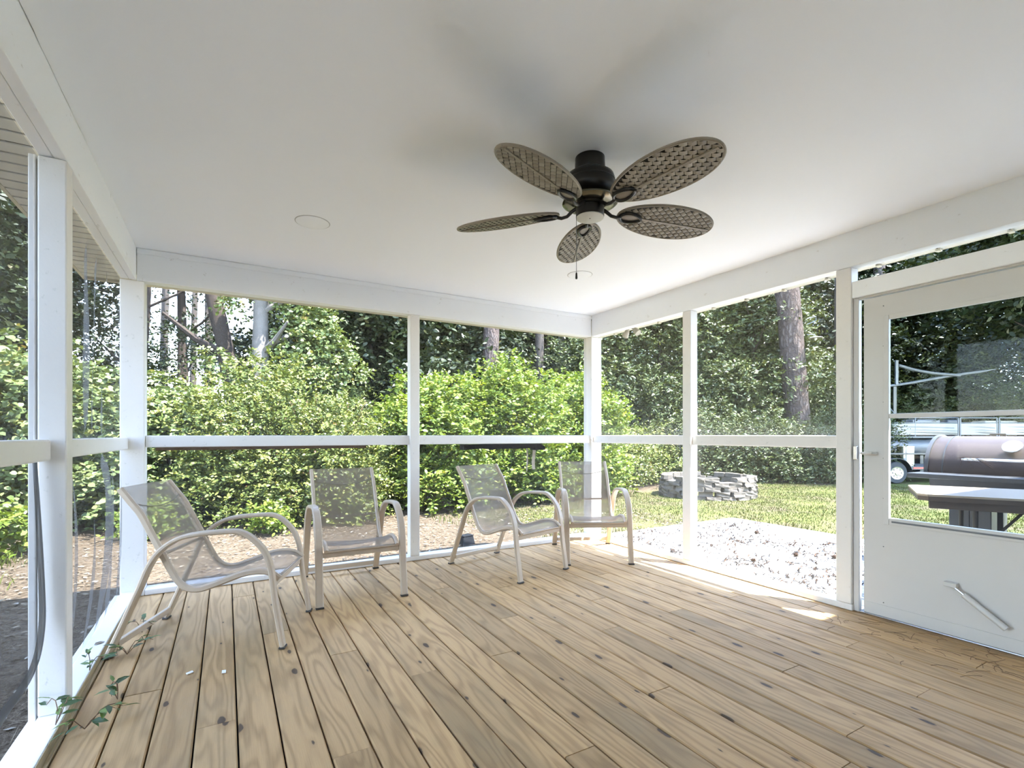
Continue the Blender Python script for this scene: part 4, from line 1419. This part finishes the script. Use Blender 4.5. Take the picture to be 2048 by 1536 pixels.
wh = MB()
wh.lathe([(0.17, -0.10), (0.30, -0.10), (0.325, -0.07), (0.325, 0.07), (0.30, 0.10), (0.17, 0.10)], 32)
wheel = wh.build('wheel', 'rubber', tr, (-1.12, -0.17, 0.325), (math.pi / 2, 0, 0))
MB().lathe([(0.195, 0.1005), (0.190, 0.112), (0.150, 0.104), (0.07, 0.110), (0.055, 0.128)], 24).build('rim', 'steel', wheel)
for q in range(8):
    a = q * math.pi / 4
    MB().lathe([(0.020, 0.1045), (0.019, 0.1125)], 10, (0.125 * math.cos(a), 0.125 * math.sin(a), 0)).build('rim_hole', 'boat_black', wheel)
pot = tag(empty('stock_pot', (18.33 - 0.35 * 0.868 + 0.4 * 0.4965, 6.85 + 0.35 * 0.4965 + 0.4 * 0.868, 0.181)), 'tall shiny steel stock pot standing on the trailer', 'pot')
MB().lathe([(0.20, 0), (0.215, 0.015), (0.215, 0.60), (0.225, 0.605), (0.225, 0.615), (0.205, 0.615), (0.205, 0.03)], 32).build('body', 'steel', pot)
MB().tube([(0.215, -0.05, 0.50), (0.26, -0.05, 0.50), (0.26, 0.05, 0.50), (0.215, 0.05, 0.50)], 0.008, 8).build('handle', 'steel', pot)
tank = tag(empty('fuel_tank', (19.9, 6.45, 0.181), RIGHT), 'dark round drum on the trailer right of the steel pot', 'drum')
MB().lathe([(0.25, 0), (0.29, 0.02), (0.29, 0.24), (0.30, 0.25), (0.29, 0.26), (0.29, 0.50), (0.26, 0.53)], 28).build('body', 'boat_black', tank)
MB().lathe([(0.27, 0.531), (0.27, 0.545), (0.2, 0.55)], 28).build('lid', 'boat_grey', tank)

bt = tag(empty('pontoon_boat', (21.2, 8.6, -0.30), RIGHT), 'white and grey pontoon boat parked in front of the trees', 'boat')
BLn = 7.4
MB().tube([(-1.2, 0.35, 1.08), (-0.9, 0.35, 1.02), (BLn - 1.2, 0.35, 1.02)], [0.05, 0.30, 0.30], 20).build('pontoon', 'alu', bt)
MB().tube([(-1.2, 2.05, 1.08), (-0.9, 2.05, 1.02), (BLn - 1.2, 2.05, 1.02)], [0.05, 0.30, 0.30], 20).build('pontoon', 'alu', bt)
MB().box(-1.0, BLn - 1.0, 0.0, 2.4, 1.335, 1.40, 0.006).build('deck_plate', 'boat_grey', bt)
xs = [-1.0, 0.35, 1.95, 2.03, 3.35, 3.43, 4.9, 6.3]
for xa, xb in ((-0.98, 1.92), (2.05, 3.32), (3.46, 4.88), (4.94, 6.26)):
    p = MB().box(xa, xb, 0.02, 0.05, 1.45, 1.86, 0.004).build('side_panel', 'boat_white', bt)
    # painted swooshes on the panel
    for (za, zb, mm, fa, fb) in ((1.70, 1.745, 'boat_grey', 0.12, 0.96), (1.60, 1.63, 'boat_grey', 0.25, 1.0), (1.47, 1.55, 'boat_black', 0.35, 1.0)):
        L = xb - xa
        x_0, x_1 = xa + fa * L, xa + fb * L
        vs = [(x_0, 0.0175, zb - 0.005), (x_1, 0.0175, za - 0.03), (x_1, 0.0175, zb - 0.025), ((x_0 + x_1) / 2, 0.0175, zb + 0.012),
              (x_0, 0.0195, zb - 0.005), (x_1, 0.0195, za - 0.03), (x_1, 0.0195, zb - 0.025), ((x_0 + x_1) / 2, 0.0195, zb + 0.012)]
        MB().add(vs, [(0, 1, 2, 3), (4, 7, 6, 5), (0, 4, 5, 1), (1, 5, 6, 2), (2, 6, 7, 3), (3, 7, 4, 0)]).build('stripe', mm, p)
for xa, xb in ((-1.0, 1.95), (2.03, 3.35), (3.43, 4.9), (4.92, 6.3)):
    MB().tube([(xa, 0.035, 2.06), (xb, 0.035, 2.06)], 0.022, 8).build('top_rail', 'alu', bt)
    MB().tube([(xa, 0.035, 1.885), (xb, 0.035, 1.885)], 0.016, 8).build('mid_rail', 'alu', bt)
for xx in (-1.0, 0.40, 1.95, 2.03, 3.35, 3.43, 4.9, 6.3):
    MB().tube([(xx, 0.035, 1.40), (xx, 0.035, 2.06)], 0.022, 8).build('rail_post', 'alu', bt)
MB().box(0.85, 1.9, 0.7, 1.3, 1.40, 2.03, 0.06).build('seat', 'boat_white', bt)
MB().box(2.15, 2.7, 0.7, 1.3, 1.40, 2.03, 0.06).build('console', 'boat_grey', bt)
MB().box(3.55, 4.8, 0.7, 1.3, 1.40, 1.98, 0.06).build('seat', 'tag_strip', bt)
# folded shade frame above the boat
MB().tube([(-0.72, 0.25, 2.05), (-0.45, 0.25, 2.72)], 0.022, 8).build('frame_strut', 'alu', bt)
MB().tube([(-0.05, 0.25, 2.05), (-0.52, 0.30, 2.70)], 0.02, 8).build('frame_strut', 'alu', bt)
MB().tube([(0.62, 0.25, 2.05), (0.30, 0.25, 2.16), (0.0, 0.25, 2.05)], 0.018, 8).build('grab_rail', 'alu', bt)
MB().box(-0.12, -0.02, 0.26, 0.32, 3.28, 4.18, 0.01).build('shade_post', 'alu', bt)
MB().box(-0.13, -0.01, 0.36, 0.40, 2.06, 3.279, 0.01).build('shade_post', 'boat_black', bt)
m = MB().tube(smooth_path([(0.0, 0.29, 3.99), (0.6, 0.29, 3.82), (1.3, 0.29, 3.70), (2.25, 0.29, 3.62)], 4), 0.055, 10)
m.build('shade_bow', 'alu', bt)
MB().tube(smooth_path([(-0.6, 0.33, 3.20), (0.4, 0.33, 3.34), (1.3, 0.33, 3.50), (2.25, 0.33, 3.66), (3.0, 0.33, 3.76), (3.6, 0.33, 3.86)], 4), [0.05] * 17 + [0.04, 0.03, 0.02, 0.015], 10).build('shade_bow', 'alu', bt)
for xx in (0.8, 3.9):
    MB().box(xx, xx + 0.12, 0.3, 2.2, 0.001, 0.70, 0).build('support_stand', 'boat_black', bt)


# ------------------------------------------------------------------ vegetation
def norm(a):
    return a / np.maximum(np.linalg.norm(a, axis=-1, keepdims=True), 1e-9)


def foliage(name, seed, blobs, sprays, per, twig, leafL, leafW, mat, up=0.4, droop=0.15, flat=0.7, zmin=0.02, rim=0.62):
    """leafy twigs filling a set of lobes; every leaf is a small cupped blade"""
    rg = np.random.default_rng(seed)
    B = np.array([b[0] for b in blobs], float)
    Rr = np.array([b[1] for b in blobs], float)
    wgt = Rr.prod(1) ** (2 / 3)
    idx = rg.choice(len(B), sprays, p=wgt / wgt.sum())
    d = norm(rg.normal(size=(sprays, 3)))
    rad = rim + (1 - rim) * rg.random(sprays) ** 0.6
    base = B[idx] + d * Rr[idx] * rad[:, None]
    sd_ = norm(d * 0.9 + np.array([0, 0, up]) + rg.normal(size=(sprays, 3)) * 0.45)
    L = twig * rg.uniform(0.5, 1.2, sprays)
    tt = (np.arange(per) + 0.5) / per
    P = base[:, None, :] + sd_[:, None, :] * (L[:, None] * tt[None])[..., None]
    P[..., 2] -= droop * L[:, None] * tt[None] ** 2
    side = norm(np.cross(sd_, np.array([0, 0, 1.0]) + rg.normal(size=(sprays, 3)) * 0.3))
    sgn = np.where(np.arange(per) % 2 == 0, 1.0, -1.0)
    ld = norm(sd_[:, None, :] * 0.55 + side[:, None, :] * sgn[None, :, None] + rg.normal(size=(sprays, per, 3)) * 0.35)
    nr = norm(np.array([0, 0, flat]) + d[:, None, :] * 0.45 + rg.normal(size=(sprays, per, 3)) * 0.45)
    nr = norm(nr - ld * (nr * ld).sum(-1, keepdims=True))
    wv_ = np.cross(nr, ld)
    s_ = rg.uniform(0.65, 1.25, (sprays, per, 1))
    ll, lw = leafL * s_, leafW * s_
    v0 = P
    v1 = P + ld * ll * 0.28 + wv_ * lw * 0.44 + nr * lw * 0.10
    v2 = P + ld * ll * 0.66 + wv_ * lw * 0.40 + nr * lw * 0.10
    v3 = P + ld * ll - nr * ll * 0.08
    v4 = P + ld * ll * 0.66 - wv_ * lw * 0.40 + nr * lw * 0.10
    v5 = P + ld * ll * 0.28 - wv_ * lw * 0.44 + nr * lw * 0.10
    V = np.stack([v0, v1, v2, v3, v4, v5], 2).reshape(-1, 6, 3)
    R = np.clip(0.5 * rg.random((sprays, 1)) + 0.5 * rg.random((sprays, per)) ** 1.0, 0, 1).reshape(-1)
    ok = V[:, :, 2].min(1) > zmin
    V, R = V[ok], R[ok]
    F = (np.arange(len(V)) * 6)[:, None] + np.array([[0, 1, 2, 3, 4, 5]])
    me = fast_mesh(name, V.reshape(-1, 3), F, {'rnd': np.repeat(R, 6)})
    me.materials.append(M[mat])
    return me


def dome(R, H, n, seed, lump=0.25, z0=0.10):
    rg = random.Random(seed)
    n = int(n * 2.6)
    out = []
    for i in range(n):
        a = i * 2.39996 + rg.uniform(-0.4, 0.4)
        r = R * 0.78 * math.sqrt((i + 0.5) / n)
        zt = H * (1 - 0.55 * (r / R) ** 2)
        z = H * z0 + (zt - H * z0) * rg.uniform(0.15, 0.92)
        q = R * lump * rg.uniform(0.75, 1.2)
        out.append(((r * math.cos(a), r * math.sin(a), min(z, H - q * 0.7)), (q, q, q * rg.uniform(0.75, 1.05))))
    for i in range(n // 2):
        a = i * 6.283 / (n // 2) + rg.uniform(-0.2, 0.2)
        r = R * rg.uniform(0.55, 0.85)
        q = R * lump * rg.uniform(0.8, 1.15)
        out.append(((r * math.cos(a), r * math.sin(a), H * rg.uniform(0.05, 0.28)), (q, q, q)))
    return out


def crown(R, za, zb, n, seed, lump=0.36):
    rg = random.Random(seed)
    out = []
    for i in range(n):
        a = rg.uniform(0, 6.28)
        f = rg.random()
        z = za + (zb - za) * f
        r = R * (0.25 + 0.75 * math.sin(min(1, 0.25 + f * 0.95) * math.pi) ** 0.7) * math.sqrt(rg.random())
        q = R * lump * rg.uniform(0.7, 1.25)
        out.append(((r * math.cos(a), r * math.sin(a), z), (q, q, q * 0.72)))
    return out


def stems(name, n, R, H, seed, r0=0.02, mat='twig'):
    rg = random.Random(seed)
    m = MB()
    for i in range(n):
        a = rg.uniform(0, 6.28)
        e = R * rg.uniform(0.3, 0.8)
        p = [(0.12 * R * math.cos(a), 0.12 * R * math.sin(a), -0.02)]
        for q in range(1, 5):
            t = q / 4
            p.append((e * t ** 1.3 * math.cos(a) + rg.uniform(-.05, .05), e * t ** 1.3 * math.sin(a) + rg.uniform(-.05, .05), H * 0.85 * t))
        m.tube(p, [r0, r0 * .85, r0 * .65, r0 * .45, r0 * .25], 6)
    me = m.mesh(name)
    me.materials.append(M[mat])
    return me


def trunk_mesh(name, h, r0, r1, lean, seed, mat, seg=12, rings=10, rough=0.0, branches=0):
    rg = random.Random(seed)
    m = MB()
    pts, rad = [], []
    for q in range(rings + 1):
        t = q / rings
        pts.append((lean[0] * t + 0.06 * math.sin(t * 5 + seed) * (h / 10), lean[1] * t, -0.05 + h * t))
        rad.append((r0 + (r1 - r0) * t) * (1 + 0.35 * max(0, 0.05 - t) * 10))
    m.tube(pts, rad, seg)
    if rough:
        m.v = [(x + rough * mnoise.noise(Vector((x * 9, y * 9, z * 2.5))) * 1.0, y + rough * mnoise.noise(Vector((x * 9 + 5, y * 9, z * 2.5))), z) for x, y, z in m.v]
    for b in range(branches):
        t = rg.uniform(0.35, 0.95)
        a = rg.uniform(0, 6.28)
        p0 = Vector((lean[0] * t, lean[1] * t, h * t))
        L = rg.uniform(0.8, 2.0)
        m.tube([p0, p0 + Vector((math.cos(a) * L * .5, math.sin(a) * L * .5, L * .25)), p0 + Vector((math.cos(a) * L, math.sin(a) * L, L * .65))], [r1 * .7, r1 * .5, r1 * .2], 6)
    me = m.mesh(name)
    me.materials.append(M[mat])
    return me


def plant(name, x, y, label, cat, group, fol, stem, rz=0.0, sc=1.0, zs=1.0, stem_name='stem'):
    t = tag(empty(name, (x, y, gheight(x, y)), rz), label, cat, group)
    t.scale = (sc, sc, sc * zs)
    if stem is not None:
        link(stem_name, stem, None, t)
    if fol is not None:
        f = link('foliage', fol, None, t)
        f['kind'] = 'stuff'
    return t


SH = 'leafy shrubs behind the porch'
# front shrubs
f_vine = foliage('foliage', 101, dome(1.45, 3.1, 26, 1), 4200, 7, 0.30, 0.085, 0.075, 'leaf_vine', 0.2, 0.35)
f_abel = foliage('foliage', 102, dome(1.35, 2.9, 30, 2), 4400, 11, 0.46, 0.058, 0.034, 'leaf_abelia', 0.55, 0.45)
f_abel2 = foliage('foliage', 103, dome(1.05, 2.1, 24, 3), 3300, 11, 0.42, 0.056, 0.033, 'leaf_abelia', 0.65, 0.35)
f_bright = foliage('foliage', 104, dome(1.35, 3.3, 30, 4), 4600, 8, 0.34, 0.085, 0.054, 'leaf_bright', 0.55, 0.2)
f_bright2 = foliage('foliage', 105, dome(1.5, 3.7, 32, 5), 5000, 8, 0.34, 0.085, 0.052, 'leaf_bright', 0.7, 0.2)
f_low = foliage('foliage', 106, dome(1.2, 1.25, 22, 6), 2800, 10, 0.5, 0.062, 0.034, 'leaf_abelia', 0.5, 0.35)
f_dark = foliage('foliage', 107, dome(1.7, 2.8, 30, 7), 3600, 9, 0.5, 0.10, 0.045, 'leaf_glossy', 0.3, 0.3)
f_weed = foliage('foliage', 108, dome(0.34, 0.5, 9, 8), 180, 7, 0.22, 0.07, 0.045, 'leaf_bright', 0.6, 0.2)
s_sh = stems('stem', 9, 1.1, 2.4, 1)
s_lo = stems('stem', 7, 0.9, 1.0, 2, 0.014)
s_we = stems('stem', 4, 0.25, 0.4, 3, 0.005)
P = plant
P('vine_shrub', -1.05, 10.55, 'pale vine covered shrub beside the far left corner post', 'shrub', SH, f_vine, s_sh, 0.3, 1.0, 0.84)
P('vine_shrub', -2.75, 10.9, 'pale vine covered shrub seen through the left screens', 'shrub', SH, f_vine, s_sh, 2.0, 1.05)
P('vine_shrub', -4.7, 10.2, 'pale vine covered shrub at the far left edge', 'shrub', SH, f_vine, s_sh, 4.0, 1.2)
P('abelia_shrub', 0.45, 9.75, 'pink tipped arching shrub behind the two left chairs', 'shrub', SH, f_abel, s_sh, 0.0)
P('abelia_shrub', 1.55, 9.10, 'lower pink tipped shrub ending left of the back wall post', 'shrub', SH, f_abel2, s_sh, 1.0, 1.0, 1.0)
P('bright_shrub', 3.75, 9.70, 'yellow green shrub right of the back wall post', 'shrub', SH, f_bright, s_sh, 0.5, 0.98, 0.90)
P('bright_shrub', 5.55, 9.75, 'tall yellow green shrub above the third chair', 'shrub', SH, f_bright2, s_sh, 1.5, 1.0, 0.88)
P('bright_shrub', 7.55, 10.0, 'yellow green shrub just right of the far corner post', 'shrub', SH, f_bright, s_sh, 2.6, 0.98)
P('abelia_shrub', 9.3, 11.2, 'low pink flowered shrub left of the fire pit', 'shrub', SH, f_low, s_lo, 0.4, 1.2)
P('abelia_shrub', 11.3, 11.5, 'low pink flowered shrub right behind the fire pit', 'shrub', SH, f_low, s_lo, 2.4, 1.25)
P('leafy_weed', -0.95, 8.55, 'yellow green weed under the leftmost chair back', 'weed', 'weeds below the shrubs', f_weed, s_we, 0, 1.0)
P('leafy_weed', 0.55, 8.05, 'yellow green weed between the arms of the two left chairs', 'weed', 'weeds below the shrubs', f_weed, s_we, 2, 0.9)
P('leafy_weed', -2.35, 8.1, 'feathery weed seen through the lower left screen', 'weed', 'weeds below the shrubs', f_weed, s_we, 4, 1.25)
P('leafy_weed', 8.6, 9.75, 'small weed at the left foot of the fire pit', 'weed', 'weeds below the shrubs', f_weed, s_we, 1, 0.8)

UG = 'evergreen shrubs at the forest edge'
for i, (x, y, s_, lab) in enumerate(((13.0, 11.0, 0.95, 'glossy evergreen shrub behind the fire pit'),
                                     (14.7, 10.0, 0.85, 'glossy evergreen shrub left of the big pine trunk base'),
                                     (16.05, 8.85, 0.72, 'glossy evergreen shrub in front of the big pine trunk base'),
                                     (17.9, 8.9, 0.85, 'glossy evergreen shrub left of the door post'),
                                     (18.6, 10.4, 1.1, 'glossy evergreen shrub behind the door gap'),
                                     (21.2, 12.0, 1.2, 'dark evergreen shrub behind the left end of the boat'),
                                     (24.3, 10.3, 1.3, 'dark evergreen shrub behind the middle of the boat'),
                                     (27.2, 8.2, 1.3, 'dark evergreen shrub behind the right end of the boat'),
                                     (2.7, 12.4, 0.85, 'dark evergreen shrub in the gap left of the back wall post'),
                                     (9.6, 13.6, 1.0, 'dark evergreen shrub behind the low flowering shrub'))):
    P('evergreen_shrub', x, y, lab, 'shrub', UG, f_dark, s_sh, i * 1.3, s_)

# trees
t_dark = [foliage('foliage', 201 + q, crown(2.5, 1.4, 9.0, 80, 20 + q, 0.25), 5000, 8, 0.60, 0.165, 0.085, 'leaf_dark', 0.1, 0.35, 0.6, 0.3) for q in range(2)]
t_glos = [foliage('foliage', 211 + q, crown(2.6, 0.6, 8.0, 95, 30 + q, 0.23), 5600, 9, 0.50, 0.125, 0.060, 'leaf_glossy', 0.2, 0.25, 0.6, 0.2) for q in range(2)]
t_tall = foliage('foliage', 261, crown(3.9, 5.6, 10.0, 60, 71, 0.26), 3200, 8, 0.7, 0.19, 0.10, 'leaf_dark', 0.1, 0.3, 0.6, 1.0)
t_spar = foliage('foliage', 221, crown(1.9, 2.2, 8.5, 22, 41, 0.3), 1100, 8, 0.6, 0.10, 0.055, 'leaf_dark', 0.1, 0.3)
t_vine = foliage('foliage', 231, [((0.25 + 0.15 * math.sin(q), 0.1, 1.0 + q * 0.35), (0.40, 0.35, 0.35)) for q in range(6)] +
                 [((0.55 + 0.33 * q, -0.25 + 0.05 * q, 4.9 - 0.50 * q), (0.42, 0.38, 0.45)) for q in range(5)] +
                 [((0.75 + 0.25 * q, -0.2, 3.5 - 0.45 * q), (0.38, 0.35, 0.4)) for q in range(4)] +
                 [((-0.75, -0.1, 3.0), (0.30, 0.3, 0.25)), ((-0.45, 0.1, 4.6), (0.25, 0.25, 0.3)), ((-0.1, 0.3, 5.3), (0.4, 0.3, 0.3))], 1900, 7, 0.32, 0.085, 0.070, 'leaf_vine', 0.1, 0.5, 0.7)
k_tr = trunk_mesh('trunk', 8.0, 0.17, 0.06, (0.3, 0.1), 1, 'bark_dark', 10, 10, 0.02, 5)
k_tr2 = trunk_mesh('trunk', 7.5, 0.14, 0.05, (-0.4, 0.1), 2, 'bark_dark', 10, 10, 0.02, 6)
k_pine = trunk_mesh('trunk', 15, 0.17, 0.09, (0.2, 0.0), 3, 'bark_grey', 10, 14, 0.015, 2)
TG = 'trees of the forest behind the yard'
TR = [  # x, y, kind, scale, label
    (-5.9, 14.6, 0, 1.0, 'dark forest tree at the far left seen through the near screen'),
    (-4.6, 17.5, 1, 1.0, 'dark forest tree seen through the far left screen'),
    (-2.0, 15.2, 's', 1.0, 'thin leaved tree against the sky at the left corner post'),
    (3.0, 16.6, 0, 0.95, 'dark tree right of the pale vine trunk'),
    (4.0, 15.2, 1, 1.0, 'dark tree left of the back wall post'),
    (5.5, 16.6, 0, 1.05, 'dark tree just right of the back wall post'),
    (7.6, 16.4, 1, 1.0, 'dark tree right of the grey trunk in the back window'),
    (9.4, 18.6, 's', 1.1, 'thin leaved tree against the sky left of the far corner post'),
    (11.6, 17.2, 's', 1.1, 'thin leaved tree against the sky right of the far corner post'),
    (12.0, 14.4, 'g0', 0.95, 'evergreen tree left of the middle right wall post'),
    (13.6, 12.9, 'g1', 0.95, 'evergreen tree right of the middle right wall post'),
    (15.3, 13.0, 'g0', 1.0, 'evergreen tree left of the big pine trunk'),
    (16.6, 11.6, 'g1', 0.95, 'evergreen tree behind the big pine trunk'),
    (18.4, 12.2, 'g0', 1.05, 'evergreen tree right of the big pine trunk'),
    (20.6, 14.0, 'g1', 1.1, 'evergreen tree behind the door hinge side'),
    (22.4, 13.4, 1, 1.1, 'dark tree in the left part of the door window'),
    (24.4, 12.4, 's', 1.2, 'thin leaved tree in the middle of the door window'),
    (26.2, 11.4, 0, 1.1, 'dark tree right of the middle of the door window'),
    (28.0, 9.2, 'g0', 1.2, 'evergreen tree at the right edge of the door window'),
    (30.5, 6.0, 1, 1.2, 'dark tree beyond the right edge of the door window'),
    (6.5, 22.5, 1, 1.2, 'distant dark tree behind the yellow green shrubs'),
    (15.5, 18.5, 0, 1.2, 'distant dark tree behind the evergreens'),
    (21.5, 17.8, 1, 1.25, 'distant dark tree above the door frame'),
    (25.5, 15.6, 0, 1.3, 'distant dark tree behind the middle of the door window'),
    (29.5, 12.0, 1, 1.3, 'distant dark tree behind the right half of the door window'),
    (11.0, 20.5, 1, 1.2, 'distant dark tree behind the far corner post'),
    (13.0, 19.0, 0, 1.2, 'distant dark tree behind the small right window'),
    (3.2, 20.5, 0, 1.2, 'distant dark tree between the left shrubs and the post'),
    (23.9, 4.9, 't', 1.0, 'tall unseen tree off to the right, added to shade the boat'),  # high crowns out of view, added to shade boat and trailer
    (20.6, 4.5, 't', 1.0, 'tall unseen tree off to the right, added to shade the trailer'),
    (27.4, 3.0, 't', 1.0, 'outermost tall unseen tree right of the boat, added for shade'),
    (-1.0, 18.0, 's', 1.1, 'distant thin tree in the sky gap of the left back window'),
    (-7.6, 10.6, 'g0', 1.0, 'unseen evergreen tree off to the left beyond the near screen, added to dim the sky light'),  # unseen trees added on the left to cut sky light reaching the porch
    (-10.6, 8.6, 0, 0.9, 'unseen dark tree off to the left level with the corner post, added to dim the sky light'),
    (-12.0, 0.2, 1, 0.75, 'unseen dark tree off to the left level with the viewer, added to dim the sky light'),
]
for i, (x, y, kd, s_, lab) in enumerate(TR):
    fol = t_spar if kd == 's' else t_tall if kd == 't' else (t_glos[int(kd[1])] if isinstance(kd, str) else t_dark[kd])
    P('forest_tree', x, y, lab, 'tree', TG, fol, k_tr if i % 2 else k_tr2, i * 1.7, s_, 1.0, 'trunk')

PG = 'pine trunks behind the shrubs'
for i, (x, y, s_, lab) in enumerate(((-2.1, 24.0, 1.0, 'thin pine trunk nearest the left corner post in the back window'),
                                     (-1.1, 23.2, 0.8, 'thin pine trunk in the middle of the sky gap'),
                                     (-0.55, 21.5, 1.0, 'pine trunk at the right of the sky gap'),
                                     (10.0, 15.5, 1.1, 'dark pine trunk right of the far corner post'),
                                     (11.3, 15.9, 0.9, 'thinner pine trunk in the small right window'),
                                     (20.9, 10.6, 1.4, 'pine trunk at the left of the door window'),
                                     (24.6, 10.9, 1.5, 'pine trunk in the middle of the door window'))):
    P('pine_tree', x, y, lab, 'tree', PG, None, k_pine, i * 0.9, s_, 1.0, 'trunk')

# grey trunk in the middle back window and the big pine on the right
kt = trunk_mesh('trunk', 14, 0.25, 0.20, (0.05, 0), 5, 'bark_pine', 20, 40, 0.03)
P('pine_tree', 6.875, 13.35, 'stout grey pine trunk above the yellow green shrubs', 'tree', PG, None, kt, 0, 1.0, 1.0, 'trunk')
kt = trunk_mesh('trunk', 14, 0.375, 0.33, (-1.04, 0.60), 6, 'bark_pine', 28, 90, 0.045)
P('pine_tree', 16.55, 9.60, 'big pine trunk with rough plated bark in the right window', 'tree', PG, None, kt, 0, 1.0, 1.0, 'trunk')
yl = tag(empty('yard_light', (16.25, 9.58, 4.32)), 'white dish lamp on the right side of the big pine trunk', 'lamp')
MB().lathe([(0.03, 0.03), (0.06, 0.02), (0.20, -0.02), (0.21, -0.035), (0.05, -0.03)], 24).build('shade', 'lamp_dish', yl, (0.34, -0.40, 0.0))
MB().tube([(0.34, -0.40, 0.03), (0.32, -0.38, 0.08), (0.16, -0.22, 0.10)], 0.012, 8).build('arm', 'alu', yl)
MB().lathe([(0.03, -0.031), (0.045, -0.06), (0.03, -0.09)], 14, (0.34, -0.40, 0)).build('bulb', 'white_tape', yl)
MB().tube([(0.16, -0.22, 0.42), (0.32, -0.42, 0.52), (0.32, -0.42, 0.66), (0.16, -0.24, 0.62)], 0.015, 8).build('bracket', 'alu', yl)

# leaning dark tree and pale vine covered trunk in the left back window
kt = trunk_mesh('trunk', 8.5, 0.20, 0.15, (-1.3, 0.1), 7, 'bark_dark', 12, 14, 0.03, 2)
P('leaning_tree', 0.50, 13.6, 'dark leaning trunk left of the pale vine trunk', 'tree', None, None, kt, 0, 1.0, 1.0, 'trunk')
kt = trunk_mesh('trunk', 7.0, 0.20, 0.12, (0.15, 0.0), 8, 'bark_pale', 14, 14, 0.03, 7)
P('vine_covered_tree', 0.62, 12.3, 'pale grey trunk wrapped in leafy vines behind the left shrubs', 'tree', None, t_vine, kt, 0, 1.0, 1.0, 'trunk')
# flood lamp pair under the right eave
fl = tag(empty('flood_light', (3.72, 3.98, 2.29)), 'twin flood lamp fixed under the right eave near the corner', 'lamp')
for s_ in (-1, 1):
    MB().tube([(0, 0, 0), (0.01, 0.05 * s_, -0.035)], 0.008, 8).build('arm', 'tag_strip', fl)
    MB().tube([(0.01, 0.05 * s_, -0.03), (0.015, 0.075 * s_, -0.055), (0.02, 0.10 * s_, -0.08)], [0.022, 0.030, 0.036], 14).build('lamp_head', 'tag_strip', fl)
MB().box(-0.03, 0.03, -0.03, 0.03, 0.0, 0.012, 0.003).build('base_plate', 'tag_strip', fl)
